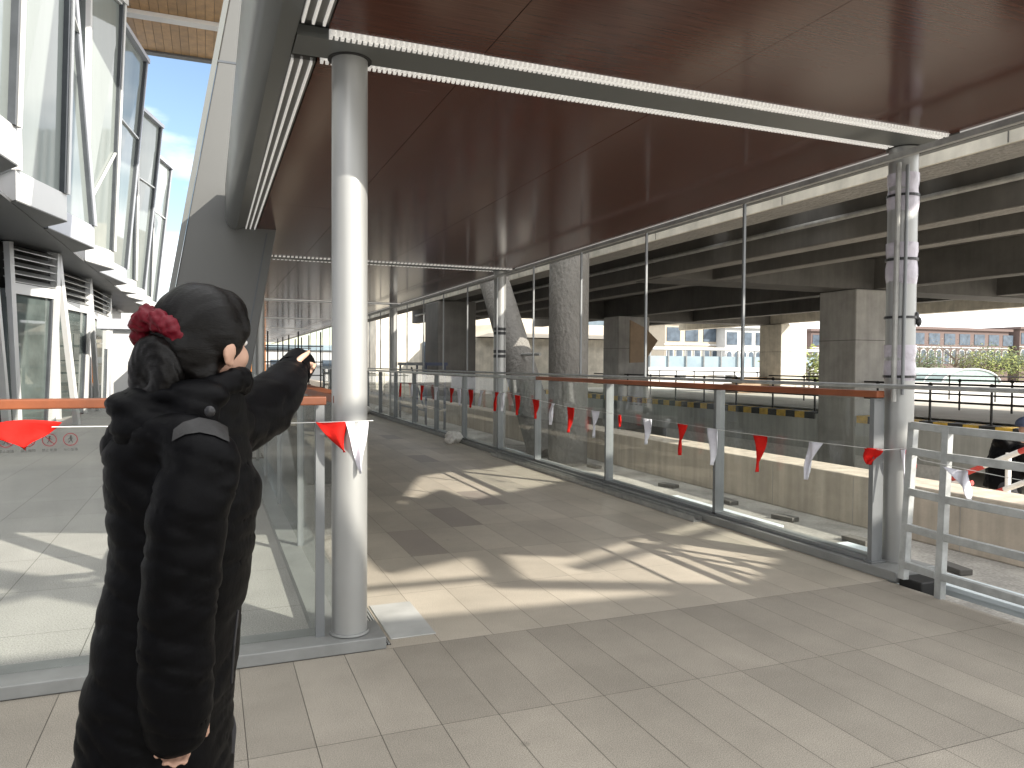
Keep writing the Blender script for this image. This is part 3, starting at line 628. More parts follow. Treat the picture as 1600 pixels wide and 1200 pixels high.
# (start xy, end xy, top start x, top end x, dark right edge?, spandrel shade painted in bluegrey?)
mods = [((-2.85, 4.5), (-2.30, 6.3), -2.8, -2.1, 0, 0), ((-2.78, 7.2), (-2.25, 11.28), -2.75, -2.0, 0, 0), ((-2.76, 13.71), (-2.33, 15.4), -2.84, -2.13, 0, 0), ((-2.77, 16.28), (-2.32, 18.76), -2.35, -2.76, 1, 1),
        ((-2.82, 21.2), (-2.36, 22.8), -2.7, -2.06, 0, 0), ((-2.81, 23.6), (-2.42, 26.9), -2.35, -1.82, 1, 1), ((-3.0, 29.4), (-2.44, 30.44), -2.9, -2.3, 0, 0),
        ((-2.94, 31.8), (-2.43, 34.1), -2.4, -1.76, 1, 0), ((-2.84, 35.3), (-2.44, 37.9), -2.8, -2.2, 0, 0), ((-2.82, 38.1), (-2.42, 41.1), -2.4, -1.70, 1, 0)]
for i, ((xa, ya), (xb, yb), ta, tb, dk, bl) in enumerate(mods):
    A, B = Vector((xa, ya, ZS1)), Vector((xb, yb, ZS1)); TA, TB = Vector((ta, ya, ZT)), Vector((tb, yb, ZT))
    dirn = (B - A).normalized(); nrm = Vector((dirn.y, -dirn.x, 0))
    back = Vector((-1.2, .6, 0))
    mod = MB()
    # spandrel body + solid return behind glazing (plan wedge)
    mod.hexa([(xa, ya, ZS0), (xb, yb, ZS0), (xb - .55, yb + .9, ZS0), (xa - .55, ya + .9, ZS0)], [(xa, ya, ZS1), (xb, yb, ZS1), (xb - .55, yb + .9, ZS1), (xa - .55, ya + .9, ZS1)])
    mo = mod.build('facade_module', M['bluegrey'] if bl else M['white_panel'], fb)
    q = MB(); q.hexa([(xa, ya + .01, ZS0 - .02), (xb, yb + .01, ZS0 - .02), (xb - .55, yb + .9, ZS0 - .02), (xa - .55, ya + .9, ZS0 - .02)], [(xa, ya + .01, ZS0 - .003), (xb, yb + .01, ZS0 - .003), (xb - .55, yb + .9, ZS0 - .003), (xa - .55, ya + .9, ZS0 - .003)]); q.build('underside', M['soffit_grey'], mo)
    ins = .05
    gA, gB, gTA, gTB = [p - nrm * ins for p in (A, B, TA, TB)]
    q = MB(); q.hexa([gA, gB, gB + Vector((-.6, .8, 0)), gA + Vector((-.6, .8, 0))], [gTA, gTB, gTB + Vector((-.6, .8, 0)), gTA + Vector((-.6, .8, 0))]); q.build('glazing', M['facade_glass'], mo)
    q = MB(); w = .16
    for P, Tp, s_ in ((A, TA, 1), (B, TB, -1)): q.bar(P + dirn * s_ * .045, Tp + dirn * s_ * .045, .09, .12, nrm)
    q.bar(TA, TB, .14, .22, nrm); q.build('mullion', M['white_panel'] if not dk else M['bluegrey'], mo)
    q = MB(); q.bar(B - dirn * .135 - nrm * .01, TB - dirn * .135 - nrm * .01, .085, .09, nrm); q.build('mullion', M['mull_dark'], mo); q = MB(); q.bar(A + dirn * .11 - nrm * .02, TA + dirn * .11 - nrm * .02, .035, .05, nrm); q.build('mullion', M['mull_dark'], mo)
    q = MB(); zz = .62 if dk else .985; q.bar(A.lerp(TA, zz), B.lerp(TB, zz), .05, .07, nrm)
    q.build('transom', M['white_panel'], mo); q = MB()
    if i == 4: q.bar(A.lerp(TA, .12), B.lerp(TB, .42), .03, .06, nrm)
    if i == 4: q.build('diagonal_brace', M['white_panel'], mo)
q = MB(); q.box(-14, -3.3, -4, 44, 4.05, 11.0); q.build('upper_wall', M['bluegrey'], fb)
q = MB(); q.hexa([(-3.9, 4, 3.97), (-2.85, 4, 3.97), (-2.85, 42, 3.97), (-3.9, 42, 3.97)], [(-3.9, 4, 4.02), (-2.85, 4, 4.02), (-2.85, 42, 4.02), (-3.9, 42, 4.02)]); q.build('soffit', M['soffit_grey'], fb)
q = MB(); q.box(-14, -4.05, -4, 42, 0, 3.96); q.build('lower_wall', M['bluegrey'], fb)
low = [((-3.95, 12.6), (-3.55, 15.3)), ((-3.85, 18.2), (-3.25, 19.8)), ((-3.75, 22.4), (-3.33, 25.3)), ((-3.55, 26.7), (-3.45, 31.2))]
for i, ((xa, ya), (xb, yb)) in enumerate(low):
    A, B = Vector((xa, ya, 0)), Vector((xb, yb, 0)); d = (B - A).normalized(); nrm = Vector((d.y, -d.x, 0)); Z = Vector((0, 0, 1)); L = (B - A).length
    q = MB(); sp = Vector((-.5, .3, 0)); q.hexa([A, B, B + sp, A + sp], [A + Z * 3.0, B + Z * 3.0, B + sp + Z * 3.0, A + sp + Z * 3.0])
    w = q.build('window', M['lower_glass'], fb)
    q = MB()
    for k in range(5):
        z0 = 3.14 + k * .165
        a0, b0 = A + Z * z0 + nrm * .10, B + Z * z0 + nrm * .10; a1, b1 = A + Z * (z0 + .10) - nrm * .06, B + Z * (z0 + .10) - nrm * .06
        q.hexa([a0, b0, b1, a1], [a0 + Z * .02, b0 + Z * .02, b1 + Z * .02, a1 + Z * .02])
    q.build('louvre', M['column_paint'], w)
    q = MB(); q.hexa([A - nrm * .15 + Z * 3.02, B - nrm * .15 + Z * 3.02, B + sp + Z * 3.02, A + sp + Z * 3.02], [A - nrm * .15 + Z * 3.96, B - nrm * .15 + Z * 3.96, B + sp + Z * 3.96, A + sp + Z * 3.96]); q.build('louvre_back', M['black'], w)
    q = MB(); q.bar(A + Z * 3.02 + nrm * .03, B + Z * 3.02 + nrm * .03, .10, .22)
    q.bar(A + nrm * .05 + Z * 3.95, A + d * .25 + nrm * .05, .14, .12, nrm); q.bar(B + nrm * .05 + Z * 3.95, B - d * (.35 * L / 2) + nrm * .05, .14, .14, nrm)
    q.bar(B + nrm * .06 + Z * 3.95, B + d * .75 + nrm * .06, .12, .12, nrm); q.build('frame', M['white_panel'], w)
    q = MB(); q.bar(B - d * .16 + nrm * .02 + Z * 3.0, B - d * (.16 + .35 * L / 2) + nrm * .02, .07, .07, nrm); q.bar(A + d * .14 + nrm * .02 + Z * 3.0, A + d * .36 + nrm * .02, .06, .06, nrm); q.build('frame', M['mull_dark'], w)
wc = thing('white_column', 'white square column with a grey cap beam beyond the left railing', 'column', (-2.1, 24.6, 0))
q = MB(); q.box(-2.52, -1.60, 24.0, 24.9, 0, 2.42); q.build('shaft', M['white_panel'], wc)
q = MB(); q.box(-2.9, -1.35, 23.8, 25.1, 2.43, 2.72); q.build('cap', M['bluegrey'], wc)

rf = thing('station_roof', 'high station roof with timber plank soffit and white bands at the top left', 'roof', (-6, 20, 13))
for k in range(46):
    x = -9.6 + k * .28
    q = MB() if k == 0 else q
    q.box(x + .006, x + .274, 16, 31.0, 13.0, 13.04)
q.build('plank_soffit', M['wood_soffit'], rf)
q = MB(); q.box(-9.6, 3.28, 31.0, 31.35, 12.93, 13.5); q.build('edge_trim', M['soffit_grey'], rf)
q = MB(); q.box(-9.6, 3.28, 16, 31.0, 13.05, 13.5); q.build('roof_body', M['soffit_grey'], rf)
for y0, y1 in ((24.9, 25.35), (27.6, 28.0)):
    q = MB(); q.hexa([(-9.6, y0, 12.85), (3.2, y0, 12.85), (3.2, y1, 12.85), (-9.6, y1, 12.85)], [(-9.6, y0, 12.99), (3.2, y0, 12.99), (3.2, y1, 12.99), (-9.6, y1, 12.99)]); q.build('white_band', M['white_band'], rf)

# ---- unseen plates and bars added behind the viewpoint, shaped to cast the floor's shade
hr = thing('sun_blocker', 'unseen plates and bars behind the viewpoint, added to shape the sun patches on the paving', 'roof', (8, -10, 6))
KX, KY = math.sin(R(SUN_AZ)) / math.tan(R(SUN_EL)), math.cos(R(SUN_AZ)) / math.tan(R(SUN_EL))
def shade(x, y, z=6.1): return (x + z * KX, y + z * KY, z)      # the blocker point whose shadow falls at floor point x, y
def plate(pts, z=6.1, t=.06):
    q = MB(); P = [Vector(shade(x, y, z)) for x, y in pts]; q.hexa(P, [p + Vector((0, 0, t)) for p in P]); q.build('shade_plate', M['soffit_grey'], hr)
plate([(-7, -4.5), (6.6, -4.5), (6.6, 4.8), (4.4, 4.72), (3.45, 4.05), (.83, 4.25), (-7, 4.65)])
def brace(x0, y0, x1, y1, w):
    q = MB(); q.bar(shade(x0, y0), shade(x1, y1), w, .05); q.build('shade_bar', M['grey_metal'], hr)
plate([(1.2, 5.25), (2.0, 5.55), (2.62, 5.22), (4.7, 6.12), (4.7, 8.85), (2.7, 7.75), (2.60, 8.56), (1.80, 7.58), (1.0, 7.4)])
plate([(1.78, 7.60), (2.62, 9.75), (2.2, 10.6), (.6, 9.0), (.6, 7.4)])
plate([(2.62, 9.75), (3.0, 9.95), (4.75, 10.5), (4.75, 11.6), (1.6, 11.6), (2.2, 10.6)])
brace(4.8, 5.83, 2.5, 4.92, .12); brace(2.05, 5.7, 1.90, 4.70, .20); brace(1.8, 4.78, 3.5, 4.02, .17);
brace(.9, 4.98, 1.95, 4.92, .07)
brace(-3.2, 4.5, -.2, 6.1, .10); brace(.55, 4.22, -2.7, 7.45, .30)

# ================================================================ far background
def arched_building(x, y, w, dpt, h, n, m, label, zb=-1.6, floors=2, top='far_glass'):
    t = thing('arched_building', label, 'building', (x + w / 2, y, zb))
    q = MB(); q.box(x, x + w, y, y + dpt, zb, zb + h); q.build('wall', M[m], t)
    q = MB(); q.box(x - .6, x + w + .6, y - .6, y + dpt + .6, zb + h, zb + h + .5); q.build('roof', M[m], t)
    q = MB(); q.box(x - .15, x + w, y - .15, y, zb + h * .66, zb + h * .68); q.build('cornice', M['far_white'], t)
    st = w / n
    for k in range(n):
        cx = x + (k + .5) * st; a = st * .3; z0, z1 = zb + h * .36, zb + h * .56
        def arch(a, z1, yy, z0=z0): return [(cx - a, yy, z0), (cx + a, yy, z0)] + [(cx + a * math.cos(math.pi * j / 8), yy, z1 + a * math.sin(math.pi * j / 8)) for j in range(9)]
        q = MB(); q.prism(arch(a * 1.3, z1, y - .12), (0, .1, 0)); f = q.build('window', M['far_white'], t)
        q = MB(); q.prism(arch(a, z1, y - .18), (0, .05, 0)); q.build('pane', M['far_glass'], f)
        if k % 2 == 0:
            q = MB(); q.box(cx - st * .3, cx + st * 1.1, y - .1, y - .02, zb + h * .72, zb + h * .93); q.build('window', M['far_glass'], t)
    return t
t1 = arched_building(128, 108, 28, 14, 10.6, 13, 'brick_red', 'red brick building with white arched windows behind the trees at right')
for ob in [t1]: pass
arched_building(158, 107, 30, 14, 11.2, 14, 'brick_red', 'red brick arched wing at the right edge of the view')
arched_building(116, 122, 14, 12, 10.4, 6, 'brick_red', 'smaller red brick building between the wrapped column and the arched block')
arched_building(58, 88, 9, 10, 9.0, 6, 'beige', 'beige building with a row of arched windows seen under the viaduct')
arched_building(66.5, 86, 10, 12, 8.4, 8, 'far_white', 'white building with arched windows seen under the viaduct left of the pale pier')
tw = thing('glass_tower', 'pale glass tower with vertical white fins seen under the viaduct', 'tower', (60, 95, 0))
q = MB(); q.box(56, 64.5, 96, 108, -1.6, 30); q.build('wall', M['tower_glass'], tw)
q = MB()
for k in range(8): q.box(56 + k * 1.15, 56.35 + k * 1.15, 95.6, 95.95, -1.6, 30)
q.build('fin', M['far_white'], tw)
fbz = thing('footbridge', 'long white footbridge with glass parapet beyond the platform', 'bridge', (45, 60, 0))
q = MB(); q.box(34, 62, 60, 63, .6, 1.35); q.build('deck', M['far_white'], fbz)
q = MB(); q.box(34, 62, 60, 63, 3.0, 3.25); q.build('roof', M['far_white'], fbz)
q = MB()
for k in range(15): q.box(34 + 2 * k, 34.12 + 2 * k, 60.1, 60.2, 1.36, 2.99)
q.build('post', M['steel_post'], fbz)
q = MB(); q.box(34, 62, 60.3, 60.33, 1.36, 2.4); q.build('parapet_glass', M['tower_glass'], fbz)
for k in range(5):
    q = MB(); q.box(36 + 6 * k, 36.6 + 6 * k, 61, 62, -1.6, .59); q.build('support', M['far_white'], fbz)
dm = thing('greenhouse_dome', 'low rounded translucent greenhouse shed beyond the platform railings', 'shed', (72, 57, 0))
q = MB()
C = Vector((73.2, 57.5, -.3))
arcs = []
for yy in (54.5, 60.5):
    arcs.append([q.bm.verts.new((C.x + 4.3 * math.cos(math.pi * k / 20), yy, -.3 + 1.6 * math.sin(math.pi * k / 20) ** .9)) for k in range(21)])
for k in range(20): q.bm.faces.new((arcs[0][k], arcs[0][k + 1], arcs[1][k + 1], arcs[1][k]))
q.bm.faces.new(arcs[0]); q.bm.faces.new(arcs[1][::-1]); q.build('shell', M['dome'], dm, smooth='auto')
for yy in (54.4, 56.5, 58.5, 60.55):
    q = MB(); q.tube([(C.x + 4.35 * math.cos(math.pi * k / 20), yy, -.3 + 1.65 * math.sin(math.pi * k / 20) ** .9) for k in range(21)], .09, 6); q.build('rib', M['far_white'], dm)

def tree(x, y, zb, h, rad, m, label, n=1500, leaf=.30, gap=.0):
    t = thing('tree', label, 'tree', (x, y, zb), 'trees beyond the platform')
    rnd = random.Random(int(x * 13 + y * 7)); q = MB(); base = Vector((x, y, zb)); ctr = base + Vector((0, 0, h * .45))
    q.loft([(base, .22, .22), (ctr, .15, .15), (base + Vector((.1, 0, h * .8)), .05, .05)], 8)
    tips = []
    for k in range(14):
        a = rnd.uniform(0, 6.28); l = rad * rnd.uniform(.5, .95); s = base + Vector((0, 0, h * rnd.uniform(.25, .6)))
        e = s + Vector((math.cos(a) * l, math.sin(a) * l, h * rnd.uniform(.1, .36))); q.loft([(s, .08, .08), (s.lerp(e, .5) + Vector((0, 0, .1)), .05, .05), (e, .02, .02)], 6); tips.append(e); tips.append(s.lerp(e, .65))
    tips.append(base + Vector((0, 0, h * .86)))
    q.build('trunk', M['bark'], t)
    q = MB()
    for k in range(n):
        c = rnd.choice(tips) + Vector((rnd.gauss(0, 1), rnd.gauss(0, 1), rnd.gauss(0, .8))) * rad * .19
        u = Vector((rnd.gauss(0, 1), rnd.gauss(0, 1), rnd.gauss(0, 1))).normalized(); v = u.orthogonal().normalized(); s = leaf * rnd.uniform(.5, 1.2)
        q.quad(c - u * s * .5, c + v * s * .32, c + u * s * .5, c - v * s * .32)
    q.build('crown', M[m], t, recalc=False)
tree(48.5, 52, -1.6, 5.2, 3.0, 'leaf1', 'bright green round tree under the viaduct beside the round column', 2200, .34)
tree(84.5, 70, -1.6, 5.4, 3.4, 'leaf2', 'low dusty green tree just right of the wrapped column', 1800, .30)
tree(88.0, 73, -1.6, 6.9, 3.8, 'leaf3', 'bare greyish tree in front of the smaller red brick building', 1100, .24)
tree(92.3, 71, -1.6, 6.9, 3.8, 'leaf3', 'thin grey brown tree rising behind the greenhouse shed', 1200, .24)
tree(96.5, 70, -1.6, 5.6, 3.8, 'leaf1', 'yellow green tree right of the greenhouse shed', 2600, .32)
tree(100.8, 72, -1.6, 6.2, 3.6, 'leaf2', 'dull green tree between two yellow green trees at right', 2200, .32)
tree(105.5, 70, -1.6, 5.9, 4.2, 'leaf1', 'broad yellow green tree at the right edge of the view', 2800, .32)
tree(67.5, 70, -1.6, 4.9, 3.0, 'leaf2', 'small green tree between the two square piers', 1800, .3)
# street mast, crane and parked site things far down the walkway
ms = thing('lamp_mast', 'thin dark mast with a slanting arm beyond the platform', 'mast', (39, 45, 0))
q = MB(); q.cyl((39, 45, -1.6), (39, 45, 3.4), .06, n=8); q.build('pole', M['black_plastic'], ms)
q = MB(); q.cyl((39, 45, 2.9), (41, 45, 3.8), .035, n=6); q.build('arm', M['black_plastic'], ms)
q = MB(); q.box(38.85, 39.5, 44.8, 45.2, .9, 1.9); q.build('box', M['navy'], ms)
cr_ = thing('orange_hoist', 'tall orange site hoist far down the walkway above the pointing hand', 'hoist', (3.7, 66, 0))
for x, y in ((3.2, 66), (4.3, 66), (3.2, 67), (4.3, 67)):
    q = MB(); q.bar((x, y, -1.6), (x, y, 7.5), .16, .16); q.build('mast', M['orange'], cr_)
q = MB()
for k in range(9): q.bar((3.2, 66, -1.4 + k), (4.3, 66, -.4 + k), .09, .09)
q.build('lacing', M['orange'], cr_)
hd = thing('scaffolded_building', 'cream building with floor bands and scaffolding at the far left end of the walkway', 'building', (-3, 70, 0))
q = MB(); q.box(.6, 3.4, 70, 84, -1.6, 16); q.build('wall', M['beige'], hd)
for k in range(6):
    q = MB(); q.box(.5, 3.5, 69.6, 69.99, 1.4 + 2.6 * k, 1.9 + 2.6 * k); q.build('floor_band', M['far_white'], hd)
for k in range(6):
    for j in range(2):
        q = MB(); q.box(.9 + 1.3 * j, 1.7 + 1.3 * j, 69.85, 69.98, 2.1 + 2.6 * k, 3.5 + 2.6 * k); q.build('window', M['far_glass'], hd)
q = MB()
for k in range(4): q.bar((.6 + .95 * k, 68.8, -1.6), (.6 + .95 * k, 68.8, 14), .09, .09)
for k in range(8): q.bar((.6, 68.85, 1.2 + 1.8 * k), (3.45, 68.85, 1.2 + 1.8 * k), .08, .08)
q.build('scaffolding', M['galv_dark'], hd)
fn = thing('picket_fence', 'low white picket fence at the far left end of the walkway', 'fence', (-1, 62.5, 0))
q = MB()
for k in range(40): q.box(-7 + .2 * k, -6.94 + .2 * k, 62.5, 62.54, -.1, 1.5)
q.build('pickets', M['far_white'], fn)
q = MB(); q.box(-7, 1, 62.55, 62.6, 1.2, 1.3); q.build('rail', M['far_white'], fn)
sh = thing('site_cabin', 'white and blue site cabin beyond the far end of the walkway', 'cabin', (7, 75, 0))
q = MB(); q.box(4.6, 12, 72, 78, -1.6, 2.7); q.build('wall', M['far_white'], sh)
q = MB(); q.box(4.3, 12.3, 71.7, 78.3, 2.71, 3.2); q.build('roof', M['tower_glass'], sh)
for k in range(3):
    q = MB(); q.box(5.2 + 2.3 * k, 6.5 + 2.3 * k, 71.9, 71.99, .6, 1.8); q.build('window', M['far_glass'], sh)
rs = thing('far_scaffold', 'dark tubular scaffold frames standing at the far end of the walkway', 'scaffold', (3.4, 40, 0))
for y in (32, 36, 39, 42):
    for x in (1.2, 2.2, 3.4, 4.3):
        q = MB(); q.cyl((x, y, 0), (x, y, 2.8), .03, n=6); q.build('upright', M['black_plastic'], rs)
    for z in (.5, 1.0, 1.55, 2.2):
        q = MB(); q.cyl((1.0, y, z), (4.4, y, z), .025, n=6); q.build('ledger', M['black_plastic'], rs)
for k, (x, y) in enumerate([(30, 34), (24, 30)]):
    q = MB(); q.box(x, x + 2.4, y, y + 1.2, .17, .62); q.box(x + .3, x + 1.9, y + .1, y + .9, .621, .95)
    tag(q.build('material_stack', [M['board_concrete'], M['card'], M['red']][k], bevel=.04), ['stack of brown boards on the far platform', 'low stack of timber on the platform behind the railing', 'dark red stack of material on the platform at right'][k], 'stack', 'stacks of building material on the platform')

# red white pipe barrier by the worker
pb = thing('pipe_barrier', 'red and white striped pipe barrier in front of the worker at the right edge', 'barrier', (7.6, 5.2, .3))
def striped(p0, p1, n, nm):
    p0, p1 = Vector(p0), Vector(p1); q = MB()
    for k in range(n):
        q.mi = k % 2; q.cyl(p0.lerp(p1, k / n), p0.lerp(p1, (k + 1) / n), .028, n=10)
    q.build(nm, [M['red'], M['white_paint']], pb)
striped((7.6, 5.86, .27), (7.6, 4.75, .84), 3, 'rail'); striped((7.6, 6.0, .20), (7.6, 5.62, .26), 3, 'rail'); striped((7.6, 5.55, .10), (7.6, 4.7, .53), 3, 'rail'); striped((7.62, 5.95, -1.44), (7.62, 5.95, .3), 6, 'post')
q = MB(); q.cyl((7.64, 5.26, -1.44), (7.64, 5.26, .62), .028, n=10); q.build('post', M['white_paint'], pb)

# ================================================================ PEOPLE
P0 = Vector((-.07, 1.86, 0)); ru = Vector((math.cos(_yaw), -math.sin(_yaw), 0)); rv = Vector((math.sin(_yaw), math.cos(_yaw), 0))
def L3(u, v, z): return P0 + ru * u + rv * v + Vector((0, 0, z))
RotUV = Matrix((ru, rv, Vector((0, 0, 1)))).transposed()      # local (u, v, z) axes to world
def uv_rot(az):                                              # local frame whose +x points at heading az (from away toward right)
    d = (ru * math.sin(az) + rv * math.cos(az)); e = Vector((-d.y, d.x, 0))
    return Matrix((d, e, Vector((0, 0, 1)))).transposed()
HD = R(27); hx = uv_rot(HD)                                    # head heading
HC = L3(.068, 0, 1.543)                                       # head centre
def hp(f, l, z): return HC + hx @ Vector((f, l, z))            # forward, left, up in the head's own frame
wm = thing('person', 'woman in a long black padded coat with a red scrunchie on her bun, pointing away', 'person', (P0.x, P0.y, 0))
def hand(mb, wrist, fwd, side, nrm, curls, s=1.0, thumb=1):
    fwd, side, nrm = Vector(fwd).normalized(), Vector(side).normalized(), Vector(nrm).normalized()
    palm = wrist + fwd * .05 * s
    rot = Matrix((fwd, side, nrm)).transposed(); mb.ball(palm, .052 * s, .040 * s, .015 * s, 16, rot); mb.ball(wrist, .03 * s, .026 * s, .02 * s, 14, rot)
    for k, (ln, cu) in enumerate(zip((.072, .080, .075, .058), curls)):
        b_ = palm + fwd * .040 * s + side * (.028 - .0187 * k) * s; d = Vector(fwd); pts = [b_]; rs = [.0095 * s]
        for j, fr in enumerate((.45, .31, .24)):
            a = cu * (j + 1) / 2; dd = (fwd * math.cos(a) - nrm * math.sin(a)).normalized(); pts.append(pts[-1] + dd * ln * fr * s); rs.append((.009 - .0011 * j) * s)
        mb.limb(pts, rs, 10)
    t0 = palm - fwd * .012 * s + side * thumb * .036 * s; td = (fwd * .75 + side * thumb * .6 - nrm * .3).normalized(); t1 = t0 + td * .036 * s; t2 = t1 + (fwd * .95 + side * thumb * .1 - nrm * .3).normalized() * .03 * s
    mb.limb([t0, t1, t2], [.0125 * s, .0105 * s, .0085 * s], 10)
# ---- body (one continuous surface)
q = MB()
q.ball(hp(-.012, 0, .022), .094, .076, .098, 28, hx); q.ball(hp(.030, 0, -.035), .066, .060, .080, 24, hx); q.ball(hp(.050, 0, -.085), .038, .040, .030, 18, hx); q.ball(hp(.040, 0, .03), .055, .066, .06, 20, hx)
q.limb([hp(.088, 0, .012), hp(.100, 0, -.012), hp(.108, 0, -.028)], [.010, .011, .014], 12)       # nose
for s_ in (1, -1):
    q.ball(hp(.100, s_ * .010, -.031), .010, .008, .007, 10, hx); q.ball(hp(.048, s_ * .040, -.030), .036, .022, .032, 16, hx)
    q.ball(hp(.076, s_ * .030, .022), .018, .024, .008, 12, hx)
    ez = hx @ Matrix.Rotation(R(-18 * s_), 3, 'Z')
    q.ball(hp(-.006, s_ * .078, -.022), .020, .008, .030, 16, ez); q.ball(hp(.001, s_ * .083, -.016), .011, .006, .019, 12, ez); q.ball(hp(.001, s_ * .078, -.045), .009, .007, .010, 10, ez)
q.ball(hp(.090, 0, -.062), .014, .024, .0065, 14, hx); q.ball(hp(.088, 0, -.073), .013, .020, .007, 14, hx)
q.limb([hp(-.010, 0, -.06), L3(.035, .0, 1.42), L3(.02, 0, 1.36)], [.052, .054, .075], 20)
q.loft([(L3(.03, 0, 1.38), .08, .08), (L3(.03, 0, 1.30), .10, .10), (L3(.02, 0, 1.10), .10, .10), (L3(-.01, 0, .92), .095, .10), (L3(-.02, 0, .80), .09, .10)], 24)
for v_ in (.095, -.095):
    q.limb([L3(-.03, v_ * .8, .80), L3(-.02, v_ * .9, .47), L3(-.02, v_, .09)], [.072, .05, .040], 18); q.limb([L3(-.03, v_, .045), L3(.15, v_ * 1.1, .035)], [.042, .034], 14)
SH_N, EL_N, WR_N = L3(.135, -.185, 1.325), L3(.098, -.205, 1.075), L3(.078, -.175, .822)
SH_F, EL_F, WR_F = L3(.03, .155, 1.335), L3(.072, .39, 1.375), L3(.076, .585, 1.450)
q.limb([SH_N + Vector((0, 0, -.03)), EL_N, WR_N], [.045, .04, .028], 16); q.limb([SH_F, EL_F, WR_F], [.048, .040, .027], 16)
fd = (WR_N - EL_N).normalized(); hand(q, WR_N + fd * .0, fd, (ru * .5 + rv * .2), (-ru * .2 + rv), (.9, 1.0, 1.1, 1.2), .95, 1)
pd = (WR_F - EL_F).normalized(); hand(q, WR_F - pd * .012, pd + Vector((0, 0, .10)) + ru * .12, (ru * .35 + Vector((0, 0, .9))), ru * -.9, (.05, 2.0, 2.2, 2.3), .95, 1)
bd = q.build('body', M['skin'], wm); remesh(bd, .0052, 3)
e = MB()
for s_ in (1, -1): e.ball(hp(.083, s_ * .031, .005), .011, .012, .009, 12, hx)
e.build('eyes', M['white_flag'], wm, smooth=True) if False else None
for s_ in (1, -1):
    e = MB(); e.mi = 0; e.ball(hp(.078, s_ * .031, .004), .0105, .012, .0085, 14, hx); e.mi = 1; e.ball(hp(.0855, s_ * .031, .004), .005, .006, .006, 10, hx); e.build('eye', [M['white_paint'], M['black']], wm, smooth=True)
    e = MB(); e.limb([hp(.092, s_ * .014, .028), hp(.092, s_ * .032, .033), hp(.080, s_ * .050, .028)], [.0035, .004, .002], 8); e.build('eyebrow', M['hair'], wm, smooth=True)
e = MB(); e.ball(hp(.098, 0, -.067), .009, .021, .008, 14, hx); e.build('lips', M['sticker_red'], wm, smooth=True) if False else e.bm.free()
# ---- hair: cap combed back to a low bun
q = MB()
q.ball(hp(-.018, 0, .030), .107, .090, .106, 30, hx); q.ball(hp(-.052, 0, -.012), .078, .080, .095, 26, hx); q.ball(hp(.022, 0, .066), .078, .074, .062, 24, hx)
for s_ in (1, -1):
    q.ball(hp(-.012, s_ * .054, .020), .062, .034, .060, 18, hx); q.ball(hp(.040, s_ * .056, .040), .034, .022, .045, 16, hx); q.ball(hp(-.050, s_ * .045, -.06), .04, .032, .045, 16, hx)
q.ball(hp(-.085, .005, -.01), .05, .055, .06, 18, hx)
hr_ = q.build('hair', M['hair'], wm); remesh(hr_, .006, 3)
for v in hr_.data.vertices:
    p = hx.transposed() @ (v.co + wloc(wm) - HC); a = math.atan2(p.y, p.z + .02)
    v.co += v.normal * (.0006 * math.sin(a * 70 + 5 * noise.noise(p * 9)) + .0022 * noise.noise(Vector((p.x * 6, a * 6, 3))))
q = MB()
BC = hp(-.100, .008, -.050)
q.ball(BC, .052, .055, .066, 24, hx); q.ball(BC + Vector((0, 0, -.035)), .044, .048, .046, 20, hx)
for k in range(11):
    a0 = k * .571; pts = []; 
    for j in range(12):
        t = j / 11; a = a0 + t * 2.6; th = .35 + t * 2.3
        pts.append(BC + Vector((0, 0, -.02)) + hx @ Vector((-.056 * math.cos(th) * .6 - .028 * math.sin(th), .057 * math.sin(th) * math.cos(a), .078 * math.sin(th) * math.sin(a))))
    q.tube(pts, .012, 8)
bn = q.build('hair_bun', M['hair'], wm); remesh(bn, .005, 2)
# scrunchie
q = MB(); SCn = hp(-.104, .020, .018); pts = 26
rr = Matrix.Rotation(R(55), 3, 'Y')
for k in range(pts):
    a = 2 * math.pi * k / pts; c = hx @ (rr @ Vector((.040 * math.cos(a), .052 * math.sin(a), 0)))
    q.ball(SCn + c + Vector((0, 0, .006 * math.sin(a * 7))), .022 + .006 * math.sin(a * 5 + 1), .022, .020 + .007 * math.cos(a * 9), 12)
sc_ = q.build('scrunchie', M['velvet'], wm); remesh(sc_, .004, 2)
for v in sc_.data.vertices: v.co += v.normal * (.006 * noise.noise(v.co * 55) + .004 * noise.noise(v.co * 110))
# ---- coat
def px(x, y, D=1.7):
    lat = (x - 800) / 1175.3 * D; zz = 1.5 + (600 - y) / 1175.3 * D - .0259 * D; return lat + .76, D - 1.7, zz
secs = [(604, 246, 384, .095), (622, 232, 386, .13), (645, 214, 388, .17), (700, 186, 391, .205), (750, 184, 400, .205), (800, 187, 406, .20), (850, 188, 404, .195), (900, 180, 397, .195), (950, 170, 388, .20), (1000, 161, 380, .205), (1050, 150, 376, .21), (1100, 142, 372, .212), (1150, 137, 369, .215), (1200, 133, 367, .218)]
rows = []
for y, a, c, hv in secs:
    m_ = px((a + c) / 2, y); hu = (c - a) / 2 / 1175.3 * 1.7 * (.92 - .04 * max(0, min(1, (y - 640) / 500))); hv *= .94; rows.append((L3(m_[0] - .010, 0, m_[2]), hu, hv))
last = rows[-1][0]; rows.append((last + Vector((0, 0, -.20)), rows[-1][1] * 1.02, .222)); rows.append((last + Vector((0, 0, -.27)), rows[-1][1] * .98, .21))
q = MB(); n = 40; rings = []
for c, hu, hv in rows:
    ring = []
    for j in range(n):
        a = 2 * math.pi * j / n; ca, sa = math.cos(a), math.sin(a); e_ = .85
        ring.append(q.bm.verts.new(c + ru * (hu * math.copysign(abs(ca) ** e_, ca)) + rv * (hv * math.copysign(abs(sa) ** e_, sa))))
    rings.append(ring)
